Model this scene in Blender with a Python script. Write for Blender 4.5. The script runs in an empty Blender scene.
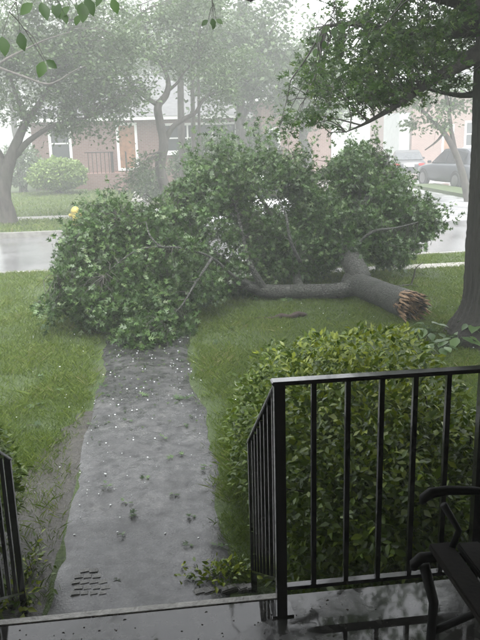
import bpy, bmesh, math, random
import numpy as np
from mathutils import Vector, Matrix

random.seed(7)
rng = np.random.default_rng(11)
sc = bpy.context.scene
C = sc.collection
R = math.radians

# ------------------------------------------------------------------ camera
CAM = np.array([0.165, 0.0, 2.30])
FPX = 720.0
YAW, PITCH, ROLL = R(6.5), R(14.4), 0.026
_f = np.array([math.sin(YAW)*math.cos(PITCH), math.cos(YAW)*math.cos(PITCH), -math.sin(PITCH)])
_r0 = np.array([math.cos(YAW), -math.sin(YAW), 0.0])
_u0 = np.cross(_r0, _f)
_r = math.cos(ROLL)*_r0 - math.sin(ROLL)*_u0
_u = math.cos(ROLL)*_u0 + math.sin(ROLL)*_r0
cd = bpy.data.cameras.new('camera')
cam = bpy.data.objects.new('camera', cd); C.objects.link(cam)
cd.sensor_fit = 'VERTICAL'; cd.sensor_height = 24.0; cd.lens = 24.0*FPX/640.0
cd.clip_start = 0.05; cd.clip_end = 500
cam.matrix_world = Matrix(((_r[0], _u[0], -_f[0], CAM[0]), (_r[1], _u[1], -_f[1], CAM[1]),
                           (_r[2], _u[2], -_f[2], CAM[2]), (0, 0, 0, 1)))
sc.camera = cam

def ray(px, py):
    return _f + (px-240)/FPX*_r - (py-320)/FPX*_u
def ground(px, py, z=0.0):
    d = ray(px, py); t = (z-CAM[2])/d[2]
    return CAM + t*d
def atY(px, py, Y):
    d = ray(px, py); return CAM + (Y-CAM[1])/d[1]*d

# ------------------------------------------------------------------ light
SUN_EL, SUN_AZ = 74.0, 165.0     # overcast: soft light from high above
w = bpy.data.worlds.new('World'); sc.world = w; w.use_nodes = True
nt = w.node_tree; nt.nodes.clear()
sky = nt.nodes.new('ShaderNodeTexSky'); sky.sky_type = 'NISHITA'; sky.sun_disc = False
sky.sun_elevation = R(SUN_EL); sky.sun_rotation = R(SUN_AZ)
sky.air_density = 1.0; sky.dust_density = 4.0; sky.ozone_density = 1.0
hs = nt.nodes.new('ShaderNodeHueSaturation'); hs.inputs['Saturation'].default_value = 0.12
bg = nt.nodes.new('ShaderNodeBackground'); bg.inputs['Strength'].default_value = 0.15
wo = nt.nodes.new('ShaderNodeOutputWorld')
nt.links.new(sky.outputs[0], hs.inputs['Color']); nt.links.new(hs.outputs[0], bg.inputs['Color'])
nt.links.new(bg.outputs[0], wo.inputs['Surface'])
sd = bpy.data.lights.new('sun', 'SUN'); sd.energy = 0.55; sd.angle = R(35); sd.color = (1, 0.985, 0.96)
sun = bpy.data.objects.new('sun', sd); C.objects.link(sun)
_az = R(SUN_AZ)
_sv = Vector((math.sin(_az)*math.cos(R(SUN_EL)), math.cos(_az)*math.cos(R(SUN_EL)), math.sin(R(SUN_EL))))
sun.rotation_euler = _sv.to_track_quat('Z', 'Y').to_euler(); sun.location = (0, 0, 30)
vs = sc.view_settings
vs.view_transform = 'Standard'; vs.look = 'None'; vs.gamma = 1.0; vs.use_curve_mapping = False
vs.exposure = 2.28
sc.cycles.max_bounces = 5; sc.cycles.diffuse_bounces = 2; sc.cycles.glossy_bounces = 2
sc.cycles.transmission_bounces = 2; sc.cycles.volume_bounces = 1; sc.cycles.transparent_max_bounces = 4
HAZE = 0.0084

# ------------------------------------------------------------------ materials
M = {}
def nodes(name):
    m = bpy.data.materials.new(name); m.use_nodes = True; M[name] = m
    t = m.node_tree; b = t.nodes['Principled BSDF']
    return m, t, b
def N(t, kind, **kw):
    n = t.nodes.new(kind)
    for k, v in kw.items():
        if isinstance(v, (int, float, tuple)) and k in n.inputs: n.inputs[k].default_value = v
        else: setattr(n, k, v)
    return n
def ramp(t, src, stops):
    r = t.nodes.new('ShaderNodeValToRGB')
    e = r.color_ramp.elements
    while len(e) > 1: e.remove(e[-1])
    e[0].position = stops[0][0]; e[0].color = (*stops[0][1], 1)
    for p, c in stops[1:]:
        q = e.new(p); q.color = (*c, 1)
    t.links.new(src, r.inputs[0]); return r.outputs[0]
def coords(t, scale=(1, 1, 1)):
    g = t.nodes.new('ShaderNodeNewGeometry'); mp = t.nodes.new('ShaderNodeMapping')
    mp.inputs['Scale'].default_value = scale
    t.links.new(g.outputs['Position'], mp.inputs[0]); return mp.outputs[0]
def noise(t, co, scale, detail=4, rough=0.55):
    n = t.nodes.new('ShaderNodeTexNoise'); n.inputs['Scale'].default_value = scale
    n.inputs['Detail'].default_value = detail; n.inputs['Roughness'].default_value = rough
    t.links.new(co, n.inputs['Vector']); return n.outputs['Fac']
def mixc(t, fac, a, b, kind='MIX'):
    m = t.nodes.new('ShaderNodeMix'); m.data_type = 'RGBA'; m.blend_type = kind
    if isinstance(fac, float): m.inputs[0].default_value = fac
    else: t.links.new(fac, m.inputs[0])
    for v, i in ((a, 6), (b, 7)):
        if isinstance(v, tuple): m.inputs[i].default_value = (*v, 1)
        else: t.links.new(v, m.inputs[i])
    return m.outputs[2]
def bump(t, b, h, strength, dist=0.02):
    n = t.nodes.new('ShaderNodeBump'); n.inputs['Strength'].default_value = strength
    n.inputs['Distance'].default_value = dist
    t.links.new(h, n.inputs['Height']); t.links.new(n.outputs[0], b.inputs['Normal'])
def mapr(t, src, a, b_, c, d):
    n = t.nodes.new('ShaderNodeMapRange')
    for i, v in enumerate((a, b_, c, d)): n.inputs[i+1].default_value = v
    t.links.new(src, n.inputs[0]); return n.outputs[0]

def simple(name, c, rough=0.5, metal=0.0, var=0.25, scale=8.0, bmp=0.0, spec=0.5, bscale=None):
    m, t, b = nodes(name); co = coords(t)
    nz = noise(t, co, scale)
    col = ramp(t, nz, [(0.3, tuple(x*(1-var) for x in c)), (0.7, tuple(min(1, x*(1+var)) for x in c))])
    t.links.new(col, b.inputs['Base Color'])
    b.inputs['Roughness'].default_value = rough; b.inputs['Metallic'].default_value = metal
    b.inputs['Specular IOR Level'].default_value = spec
    if bmp: bump(t, b, noise(t, co, bscale or scale*4), bmp)
    return m

def foliage(name, stops, rough=0.42, trans=0.3):
    m, t, b = nodes(name)
    a = t.nodes.new('ShaderNodeAttribute'); a.attribute_name = 'rnd'
    col = ramp(t, a.outputs['Fac'], stops)
    t.links.new(col, b.inputs['Base Color']); b.inputs['Roughness'].default_value = rough
    tr = t.nodes.new('ShaderNodeBsdfTranslucent')
    br = t.nodes.new('ShaderNodeHueSaturation'); br.inputs['Value'].default_value = 1.3
    t.links.new(col, br.inputs['Color']); t.links.new(br.outputs[0], tr.inputs['Color'])
    mx = t.nodes.new('ShaderNodeMixShader'); mx.inputs[0].default_value = trans
    t.links.new(b.outputs[0], mx.inputs[1]); t.links.new(tr.outputs[0], mx.inputs[2])
    t.links.new(mx.outputs[0], t.nodes['Material Output'].inputs['Surface'])
    return m

foliage('oak_leaf', [(0, (.030, .064, .016)), (.6, (.056, .112, .025)), (.92, (.100, .170, .036)), (1, (.15, .20, .08))], trans=.5)
foliage('fallen_leaf', [(0, (.026, .054, .013)), (.5, (.044, .098, .021)), (.88, (.080, .150, .034)), (1, (.13, .18, .07))], rough=.42)
foliage('far_leaf', [(0, (.034, .066, .020)), (1, (.076, .125, .038))])
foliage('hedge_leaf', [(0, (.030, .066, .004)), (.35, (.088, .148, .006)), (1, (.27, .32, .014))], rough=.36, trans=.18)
foliage('bush_leaf', [(0, (.080, .140, .030)), (1, (.19, .27, .06))])
foliage('grass_blade', [(0, (.048, .084, .008)), (.6, (.096, .150, .015)), (.93, (.15, .195, .032)), (1, (.21, .20, .09))], rough=.5)
foliage('plant_leaf', [(0, (.045, .09, .025)), (1, (.10, .165, .055))], rough=.35)

def bark(name, c, sc_=(14, 14, 3), bmp=0.8, rough=.75):
    m, t, b = nodes(name); co = coords(t, sc_)
    n1 = noise(t, co, 1.6, 6, .65); n2 = noise(t, coords(t), 2.0, 3)
    col = ramp(t, n1, [(.3, tuple(x*.45 for x in c)), (.52, c), (.75, tuple(x*1.6 for x in c))])
    col = mixc(t, mapr(t, n2, .45, .7, 0., .5), col, (c[0]*.75, c[1]*1.0, c[2]*.62))
    t.links.new(col, b.inputs['Base Color']); b.inputs['Roughness'].default_value = rough
    bump(t, b, n1, bmp, .03)
bark('bark_oak', (.022, .019, .015), (16, 16, 2.6), 1.0)
def mk_limb_bark():
    m, t, b = nodes('bark_limb'); co = coords(t)
    n1 = noise(t, co, 34, 6, .7); n2 = noise(t, co, 5, 4)
    vo = t.nodes.new('ShaderNodeTexVoronoi'); vo.feature = 'DISTANCE_TO_EDGE'; vo.inputs['Scale'].default_value = 26
    t.links.new(coords(t, (.8, 1.3, 1.3)), vo.inputs['Vector'])
    c = ramp(t, n1, [(.3, (.032, .033, .028)), (.55, (.095, .098, .085)), (.8, (.17, .175, .155))])
    c = mixc(t, mapr(t, n2, .45, .7, 0., .7), c, (.040, .050, .034))
    c = mixc(t, mapr(t, vo.outputs['Distance'], 0., .12, .75, 0.), c, (.018, .017, .014))
    t.links.new(c, b.inputs['Base Color']); b.inputs['Roughness'].default_value = .5
    ad = t.nodes.new('ShaderNodeMath'); ad.operation = 'ADD'
    t.links.new(n1, ad.inputs[0]); t.links.new(mapr(t, vo.outputs['Distance'], 0., .15, 0., .8), ad.inputs[1])
    bump(t, b, ad.outputs[0], .9, .025)
mk_limb_bark()
bark('bark_twig', (.045, .040, .034), (20, 20, 20), .4, .55)
bark('bark_far', (.062, .054, .047), (6, 6, 2), .6)
simple('splinter_wood', (.23, .145, .080), .65, var=.55, scale=22, bmp=.4)
simple('dark_wood', (.035, .022, .016), .8, var=.5, scale=14, bmp=.5)

def mk_lawn():
    m, t, b = nodes('lawn_ground'); co = coords(t)
    a = noise(t, co, 1.3, 4); f = noise(t, co, 38, 4, .7)
    g = ramp(t, f, [(.25, (.022, .036, .010)), (.5, (.050, .080, .018)), (.75, (.080, .115, .030))])
    s = ramp(t, f, [(.3, (.045, .038, .028)), (.7, (.10, .088, .066))])
    col = mixc(t, mapr(t, a, .58, .72, 0., .8), g, s)
    t.links.new(col, b.inputs['Base Color']); b.inputs['Roughness'].default_value = .7
    bump(t, b, f, .9, .04)
mk_lawn()
simple('mud', (.034, .031, .025), .4, var=.4, scale=20, bmp=.7, bscale=40)
def mk_path():
    m, t, b = nodes('path_concrete'); co = coords(t)
    big = noise(t, co, 2.2, 5); mid = noise(t, co, 14, 4, .65); fine = noise(t, co, 120, 2, .6)
    vo = t.nodes.new('ShaderNodeTexVoronoi'); vo.inputs['Scale'].default_value = 62; t.links.new(co, vo.inputs['Vector'])
    base = ramp(t, big, [(.3, (.042, .042, .043)), (.55, (.070, .070, .071)), (.75, (.105, .104, .102))])
    c2 = ramp(t, mid, [(.34, (.30, .30, .30)), (.46, (.75, .75, .75)), (.56, (1, 1, 1)), (.72, (1.5, 1.48, 1.42))])
    col = mixc(t, 1.0, base, c2, 'MULTIPLY')
    c3 = ramp(t, vo.outputs['Distance'], [(0., (1.7, 1.68, 1.6)), (.28, (.95, .95, .95)), (.6, (.55, .55, .55))])
    col = mixc(t, .7, col, c3, 'MULTIPLY')
    t.links.new(col, b.inputs['Base Color'])
    wet = noise(t, co, 3.1, 4, .6)
    t.links.new(mapr(t, wet, .40, .60, .12, .38), b.inputs['Roughness'])
    ad = t.nodes.new('ShaderNodeMath'); ad.operation = 'ADD'
    t.links.new(fine, ad.inputs[0]); t.links.new(mapr(t, vo.outputs['Distance'], 0., .6, .6, 0.), ad.inputs[1])
    bump(t, b, ad.outputs[0], .28, .005)
mk_path()
def mk_asphalt(name, k):
    m, t, b = nodes(name); co = coords(t)
    big = noise(t, co, .7, 4); f = noise(t, co, 60, 3, .7)
    t.links.new(ramp(t, big, [(.3, (.10*k, .101*k, .103*k)), (.7, (.15*k, .15*k, .152*k))]), b.inputs['Base Color'])
    t.links.new(mapr(t, big, .35, .65, .08, .26), b.inputs['Roughness'])
    bump(t, b, f, .12, .006); b.inputs['Specular IOR Level'].default_value = .9
mk_asphalt('wet_asphalt', 1.0); mk_asphalt('wet_glare_road', 3.0)  # side road copy paled so its base colour stands in for sky glare
def mk_floor():
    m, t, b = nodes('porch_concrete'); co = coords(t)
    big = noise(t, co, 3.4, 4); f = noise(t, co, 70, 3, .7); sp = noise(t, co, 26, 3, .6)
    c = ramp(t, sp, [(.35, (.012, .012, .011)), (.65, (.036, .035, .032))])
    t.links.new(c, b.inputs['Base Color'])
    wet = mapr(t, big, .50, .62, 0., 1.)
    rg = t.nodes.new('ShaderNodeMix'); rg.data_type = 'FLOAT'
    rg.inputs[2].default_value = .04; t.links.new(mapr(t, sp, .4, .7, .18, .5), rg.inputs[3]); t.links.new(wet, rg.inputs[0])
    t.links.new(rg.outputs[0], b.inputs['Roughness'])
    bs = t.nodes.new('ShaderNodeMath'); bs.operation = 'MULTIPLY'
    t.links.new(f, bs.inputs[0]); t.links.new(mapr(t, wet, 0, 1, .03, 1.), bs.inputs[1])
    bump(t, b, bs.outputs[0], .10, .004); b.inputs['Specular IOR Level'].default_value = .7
mk_floor()
simple('concrete', (.24, .23, .21), .55, var=.35, scale=9, bmp=.3)
simple('concrete_worn', (.34, .33, .31), .35, var=.4, scale=22, bmp=.4)
simple('kerb_stone', (.20, .195, .18), .5, var=.3, scale=6, bmp=.3)
simple('paver', (.10, .098, .092), .35, var=.4, scale=25, bmp=.4)
def mk_iron():
    m, t, b = nodes('black_iron'); co = coords(t)
    n = noise(t, co, 90, 3, .6); n2 = noise(t, co, 12, 3)
    t.links.new(ramp(t, n2, [(.35, (.003, .003, .003)), (.75, (.008, .007, .007))]), b.inputs['Base Color'])
    t.links.new(mapr(t, n2, .35, .65, .07, .26), b.inputs['Roughness'])
    bump(t, b, n, .15, .003); b.inputs['Coat Weight'].default_value = .6; b.inputs['Coat Roughness'].default_value = .05
mk_iron()
simple('bench_iron', (.006, .006, .006), .55, var=.3, scale=30, bmp=.1, spec=.2)
simple('bench_slat', (.010, .008, .007), .7, var=.4, scale=20, bmp=.08, spec=.12)
def mk_brick(name, c1, c2, mortar):
    m, t, b = nodes(name)
    g = t.nodes.new('ShaderNodeNewGeometry')
    sp = t.nodes.new('ShaderNodeSeparateXYZ'); t.links.new(g.outputs['Position'], sp.inputs[0])
    ad = t.nodes.new('ShaderNodeMath'); ad.operation = 'ADD'
    t.links.new(sp.outputs[0], ad.inputs[0]); t.links.new(sp.outputs[1], ad.inputs[1])
    cb = t.nodes.new('ShaderNodeCombineXYZ'); t.links.new(ad.outputs[0], cb.inputs[0]); t.links.new(sp.outputs[2], cb.inputs[1])
    br = t.nodes.new('ShaderNodeTexBrick')
    br.inputs['Color1'].default_value = (*c1, 1); br.inputs['Color2'].default_value = (*c2, 1); br.inputs['Mortar'].default_value = (*mortar, 1)
    br.inputs['Scale'].default_value = 1.0; br.inputs['Brick Width'].default_value = .215; br.inputs['Row Height'].default_value = .075
    br.inputs['Mortar Size'].default_value = .008
    t.links.new(cb.outputs[0], br.inputs['Vector']); t.links.new(br.outputs['Color'], b.inputs['Base Color'])
    b.inputs['Roughness'].default_value = .7
    bump(t, b, br.outputs['Fac'], -.4, .01)
mk_brick('brick_red', (.125, .055, .045), (.17, .085, .068), (.19, .165, .145))
mk_brick('brick_pink', (.21, .115, .095), (.26, .15, .125), (.28, .25, .22))
simple('white_paint', (.78, .78, .76), .4, var=.06, scale=3)
simple('roof_shingle', (.085, .085, .088), .65, var=.35, scale=5, bmp=.4)
simple('grey_siding', (.42, .44, .42), .5, var=.1, scale=3)
simple('door_brown', (.26, .12, .055), .35, var=.3, scale=6)
simple('ceiling_paint', (.16, .15, .14), .6, var=.08)
simple('hydrant_yellow', (.36, .29, .05), .35, var=.15, scale=9)
simple('hydrant_green', (.06, .22, .12), .4, var=.15, scale=9)
simple('tyre_rubber', (.02, .02, .02), .7, var=.2)
simple('rim_metal', (.22, .22, .23), .3, .8, var=.1)
simple('tail_light', (.40, .02, .02), .2, var=.1)
simple('plate_white', (.75, .76, .78), .4, var=.05)
simple('hail_ice', (.72, .76, .76), .25, var=.05)
def paint(name, c):
    m, t, b = nodes(name); co = coords(t)
    t.links.new(ramp(t, noise(t, co, 3), [(.3, tuple(x*.9 for x in c)), (.7, c)]), b.inputs['Base Color'])
    b.inputs['Roughness'].default_value = .35; b.inputs['Coat Weight'].default_value = .15; b.inputs['Coat Roughness'].default_value = .06
paint('car_black', (.030, .030, .033)); paint('car_slate', (.050, .055, .065)); paint('car_white', (.75, .76, .77))
def mk_glass():
    m, t, b = nodes('window_glass'); co = coords(t)
    t.links.new(ramp(t, noise(t, co, .8), [(.3, (.02, .025, .03)), (.7, (.05, .055, .06))]), b.inputs['Base Color'])
    b.inputs['Roughness'].default_value = .06; b.inputs['Specular IOR Level'].default_value = .8
mk_glass()

# ------------------------------------------------------------------ mesh helpers
def see(p):
    d = np.array(p)-CAM; z = d@_f; return 240+FPX*(d@_r)/z, 320-FPX*(d@_u)/z

class MB:
    def __init__(s): s.v = []; s.f = []
    def box(s, c, d, rot=None, bevel=0):
        o = len(s.v)
        for sx in (-.5, .5):
            for sy in (-.5, .5):
                for sz in (-.5, .5):
                    p = Vector((sx*d[0], sy*d[1], sz*d[2]))
                    if rot is not None: p = rot @ p
                    s.v.append((p.x+c[0], p.y+c[1], p.z+c[2]))
        for q in ((0, 1, 3, 2), (4, 6, 7, 5), (0, 4, 5, 1), (2, 3, 7, 6), (0, 2, 6, 4), (1, 5, 7, 3)):
            s.f.append(tuple(o+i for i in q))
        return s
    def span(s, lo, hi):
        return s.box([(a+b)/2 for a, b in zip(lo, hi)], [b-a for a, b in zip(lo, hi)])
    def tube(s, pts, rad, n=8, cap=True, jit=0.0):
        pts = [Vector(p) for p in pts]; k = len(pts)
        if isinstance(rad, (int, float)): rad = [rad]*k
        o = len(s.v); up = None
        for i, p in enumerate(pts):
            t = (pts[min(i+1, k-1)]-pts[max(i-1, 0)])
            t = t.normalized() if t.length > 1e-9 else Vector((0, 0, 1))
            if up is None:
                a = Vector((0, 0, 1)) if abs(t.z) < .9 else Vector((1, 0, 0))
                up = (a - t*a.dot(t)).normalized()
            else:
                up = (up - t*up.dot(t)); up = up.normalized() if up.length > 1e-6 else t.orthogonal().normalized()
            sd_ = t.cross(up)
            for j in range(n):
                an = 2*math.pi*j/n; r = rad[i]*(1+(random.uniform(-jit, jit) if jit else 0))
                q = p + up*(math.cos(an)*r) + sd_*(math.sin(an)*r)
                s.v.append((q.x, q.y, q.z))
        for i in range(k-1):
            for j in range(n):
                a = o+i*n+j; b = o+i*n+(j+1) % n
                s.f.append((a, b, b+n, a+n))
        if cap:
            s.f.append(tuple(o+j for j in range(n))[::-1]); s.f.append(tuple(o+(k-1)*n+j for j in range(n)))
        return s
    def bar(s, a, b, wx, wz):
        # rectangular bar from a to b
        a = Vector(a); b = Vector(b); t = (b-a); L = t.length; t.normalize()
        ref = Vector((0, 0, 1)) if abs(t.z) < .98 else Vector((0, 1, 0))
        sd_ = t.cross(ref).normalized(); up = sd_.cross(t)
        rot = Matrix((sd_, t, up)).transposed()
        return s.box((a+b)/2, (wx, L, wz), rot)
    def lathe(s, prof, c=(0, 0, 0), n=16, axis='Z'):
        o = len(s.v)
        for r, h in prof:
            for j in range(n):
                a = 2*math.pi*j/n
                if axis == 'Z': q = (c[0]+r*math.cos(a), c[1]+r*math.sin(a), c[2]+h)
                elif axis == 'X': q = (c[0]+h, c[1]+r*math.cos(a), c[2]+r*math.sin(a))
                else: q = (c[0]+r*math.cos(a), c[1]+h, c[2]+r*math.sin(a))
                s.v.append(q)
        for i in range(len(prof)-1):
            for j in range(n):
                a = o+i*n+j; b = o+i*n+(j+1) % n
                s.f.append((a, b, b+n, a+n))
        s.f.append(tuple(o+j for j in range(n))); s.f.append(tuple(o+(len(prof)-1)*n+j for j in range(n)))
        return s
    def prism(s, poly, axis, lo, hi):
        # poly of 2D points extruded along an axis
        o = len(s.v); k = len(poly)
        for h in (lo, hi):
            for a, b in poly:
                s.v.append({'X': (h, a, b), 'Y': (a, h, b), 'Z': (a, b, h)}[axis])
        s.f.append(tuple(range(o, o+k))); s.f.append(tuple(range(o+2*k-1, o+k-1, -1)))
        for i in range(k):
            j = (i+1) % k
            s.f.append((o+i, o+k+i, o+k+j, o+j))
        return s
    def mesh(s, name, mat, smooth=False, bevel=0):
        me = bpy.data.meshes.new(name); me.from_pydata(s.v, [], s.f)
        bm = bmesh.new(); bm.from_mesh(me); bmesh.ops.recalc_face_normals(bm, faces=bm.faces)
        if bevel:
            bmesh.ops.bevel(bm, geom=list(bm.edges), offset=bevel, segments=2, affect='EDGES', clamp_overlap=True)
        bm.to_mesh(me); bm.free()
        if smooth: me.polygons.foreach_set('use_smooth', [True]*len(me.polygons))
        me.materials.append(M[mat]); return me
    def obj(s, name, mat, parent=None, smooth=False, bevel=0):
        return link(name, s.mesh(name, mat, smooth, bevel), parent)
def link(name, me, parent=None, mw=None):
    o = bpy.data.objects.new(name, me); C.objects.link(o)
    if parent is not None:
        o.parent = parent
        # children are built in world space; take the parent's placement out
        o.matrix_parent_inverse = PW[parent.name]
    if mw is not None: o.matrix_local = mw
    return o
PW = {}
def thing(name, label, cat, loc=(0, 0, 0), group=None):
    o = bpy.data.objects.new(name, None); C.objects.link(o); o.location = loc
    o.empty_display_size = .1
    PW[o.name] = Matrix.Translation(Vector(loc)).inverted()
    tag(o, label, cat, group); return o
def tag(o, label=None, cat=None, group=None, kind=None):
    if label: o['label'] = label
    if cat: o['category'] = cat
    if group: o['group'] = group
    if kind: o['kind'] = kind
    if o.name not in PW: PW[o.name] = Matrix.Identity(4)
    return o
def struct(o): return tag(o, kind='structure')
def sub(o):
    PW[o.name] = Matrix.Identity(4) if o.parent is None else PW[o.parent.name] @ Matrix.Identity(4)
    # for grandchildren: parent inverse must undo the parent's world matrix, which is identity for built-in-world parts
    PW[o.name] = Matrix.Identity(4); return o

def np_mesh(name, V, T, mat, rnd=None, smooth=False):
    me = bpy.data.meshes.new(name)
    me.vertices.add(len(V)); me.vertices.foreach_set('co', np.ascontiguousarray(V, dtype=np.float32).ravel())
    T = np.asarray(T, dtype=np.int32); k = T.shape[1]
    me.loops.add(T.size); me.loops.foreach_set('vertex_index', T.ravel())
    me.polygons.add(len(T)); me.polygons.foreach_set('loop_start', np.arange(0, T.size, k, dtype=np.int32))
    if smooth: me.polygons.foreach_set('use_smooth', np.ones(len(T), dtype=bool))
    if rnd is not None:
        a = me.attributes.new('rnd', 'FLOAT', 'POINT'); a.data.foreach_set('value', np.ascontiguousarray(rnd, dtype=np.float32))
    me.update(calc_edges=True); me.materials.append(M[mat]); return me

LOBED = (np.array([[0, .04, 0], [.40, .44, .06], [0, .36, 0], [-.40, .44, .06], [.34, .80, .05], [0, .64, 0], [-.34, .80, .05], [.11, .30, .01], [0, 1, -.08], [-.11, .30, .01]]),
         np.array([[0, 1, 2], [0, 2, 3], [2, 4, 5], [2, 5, 6], [9, 7, 8]]))
OVAL = (np.array([[0, 0, 0], [.24, .45, .07], [0, .5, 0], [-.24, .45, .07], [0, 1, -.07]]),
        np.array([[0, 1, 2], [0, 2, 3], [2, 1, 4], [2, 4, 3]]))
OVAL_HI = (np.array([[0, 0, 0], [.17, .22, .05], [.25, .48, .08], [.15, .78, .03], [0, 1, -.07], [-.15, .78, .03], [-.25, .48, .08], [-.17, .22, .05], [0, .22, 0], [0, .5, 0], [0, .78, -.02]]),
           np.array([[0, 1, 8], [0, 8, 7], [8, 1, 2], [8, 2, 9], [7, 8, 9], [7, 9, 6], [9, 2, 3], [9, 3, 10], [6, 9, 10], [6, 10, 5], [10, 3, 4], [10, 4, 5]]))
DIAM = (np.array([[0, 0, 0], [.3, .5, .06], [0, 1, -.05], [-.3, .5, .06]]), np.array([[0, 1, 2], [0, 2, 3]]))

def frames(n, outward=None, up=.6, droop=.25):
    nr = rng.normal(size=(n, 3)); nr[:, 2] = np.abs(nr[:, 2])*.8 + up
    nr /= np.linalg.norm(nr, axis=1)[:, None]
    d = rng.normal(size=(n, 3))
    if outward is not None:
        o = outward/(np.linalg.norm(outward, axis=1)[:, None]+1e-6); d = d*.7 + o*1.0
    d[:, 2] -= droop
    d -= nr*np.sum(d*nr, axis=1)[:, None]; d /= np.linalg.norm(d, axis=1)[:, None]+1e-9
    return np.cross(d, nr), d, nr
def leaf_cloud(name, P, size, tpl, mat, parent=None, outward=None, up=.6, droop=.25, rnd=None):
    n = len(P); s, d, nr = frames(n, outward, up, droop)
    sz = size*rng.uniform(.65, 1.3, n)
    v, t = tpl; k = len(v)
    V = P[:, None, :] + sz[:, None, None]*(v[None, :, 0:1]*s[:, None, :] + v[None, :, 1:2]*d[:, None, :] + v[None, :, 2:3]*nr[:, None, :])
    T = (t[None] + (np.arange(n)*k)[:, None, None]).reshape(-1, 3)
    rv = rng.random(n) if rnd is None else rnd
    me = np_mesh(name, V.reshape(-1, 3), T, mat, np.repeat(rv, k))
    o = link(name, me, parent); o['kind'] = 'stuff'
    return o

def smooth_line(pts, sub_=4):
    # Catmull-Rom through (x, y, z, r)
    P = [np.array(p, float) for p in pts]; out = []
    for i in range(len(P)-1):
        p0 = P[max(i-1, 0)]; p1 = P[i]; p2 = P[i+1]; p3 = P[min(i+2, len(P)-1)]
        for j in range(sub_):
            t = j/sub_
            out.append(.5*((2*p1)+(-p0+p2)*t+(2*p0-5*p1+4*p2-p3)*t*t+(-p0+3*p1-3*p2+p3)*t**3))
    out.append(P[-1]); return out
def limb(name, pts, mat, parent, n=9, jit=.05, sub_=4):
    L = smooth_line(pts, sub_)
    b = MB().tube([p[:3] for p in L], [max(p[3], .002) for p in L], n, True, jit)
    return b.obj(name, mat, parent, smooth=True), L

def crown(parent, skeleton, blobs, per_cluster, leaf, tpl, lmat, tmat, rc, twig_r=.012, droop=.25, up=.6, name='crown', maxtwig=9.0, keep=None, edge=.35, shoots=0, slen=.42):
    """leaf clumps spread through ellipsoids (cx,cy,cz,rx,ry,rz,count), each on its own twig from the nearest limb"""
    cs = []
    for (cx, cy, cz, rx, ry, rz, cnt) in blobs:
        u = rng.normal(size=(cnt, 3)); u /= np.linalg.norm(u, axis=1)[:, None]
        rr = rng.random(cnt)**edge
        cs.append(np.array([cx, cy, cz]) + u*rr[:, None]*np.array([rx, ry, rz]))
    cs = np.concatenate(cs); cs[:, 2] = np.maximum(cs[:, 2], rc*.45)
    if keep is not None: cs = cs[[bool(keep(p)) for p in cs]]
    sk = np.array([p[:3] for p in skeleton])
    tw = MB(); pts = []; outw = []
    for c in cs:
        d = np.linalg.norm(sk-c, axis=1); i = int(np.argmin(d))
        a = sk[i]; L = d[i]
        if L < maxtwig and L > .05:
            mid = (a+c)/2 + rng.normal(size=3)*L*.10 + np.array([0, 0, .08*L])
            q = [a+(mid-a)*.0, a+(mid-a)*.55+rng.normal(size=3)*L*.03, mid, mid+(c-mid)*.5+rng.normal(size=3)*L*.03, c]
            r0 = twig_r*(.5+.5*min(1.5, L))
            tw.tube(q, [r0, r0*.8, r0*.65, r0*.5, r0*.3], 4, False)
        for _ in range(3):      # side shoots inside the clump
            e = c + rng.normal(size=3)*rc*.7; tw.tube([c, (c+e)/2+rng.normal(size=3)*rc*.08, e], [twig_r*.35, twig_r*.28, twig_r*.15], 3, False)
        ax_ = c-a+rng.normal(size=3)*.25*L; ax_ /= np.linalg.norm(ax_)+1e-6
        k_ = max(8, int(per_cluster*rng.uniform(.35, 1.55))); q_ = rng.uniform(.6, 1.25)
        g = rng.normal(size=(k_, 3))*rc*q_*np.array([.42, .42, .30])
        g += ax_[None]*(rng.normal(size=k_)*rc*q_*.75)[:, None]
        pts.append(c+g); outw.append(g+ax_*rc*.4)
    mid_ = np.mean([b[:3] for b in blobs], axis=0)
    for _ in range(shoots):       # ragged leafy shoots standing out of the outline
        cc = cs[rng.integers(len(cs), size=5)]; c = cc[int(np.argmax(cc[:, 2]+.22*np.abs(cc[:, 0]-mid_[0])))]; dv = (c-mid_)/(np.linalg.norm(c-mid_)+.1)+rng.normal(size=3)*.55+np.array([0, 0, .35]); dv /= np.linalg.norm(dv)
        ln = slen*rng.uniform(.5, 1.25); e = c+dv*ln
        if e[2] < .08 or (keep is not None and not keep(e)): continue
        tw.tube([c, c+dv*ln*.5+rng.normal(size=3)*.03*ln, e], [twig_r*.5, twig_r*.35, twig_r*.15], 3, False)
        k_ = int(per_cluster*(.32 if per_cluster > 40 else .75)); u_ = rng.random(k_)**.8
        g = rng.normal(size=(k_, 3))*rc*.22
        pts.append(c[None]+dv[None]*(u_*ln)[:, None]+g); outw.append(g*1.5+dv*rc*.3)
    P = np.concatenate(pts); O = np.concatenate(outw)
    ok = P[:, 2] > .03
    P, O = P[ok], O[ok]
    tw.obj('twigs', tmat, parent, smooth=True)['kind'] = 'stuff'
    return leaf_cloud(name, P, leaf, tpl, lmat, parent, O, up, droop)

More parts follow.
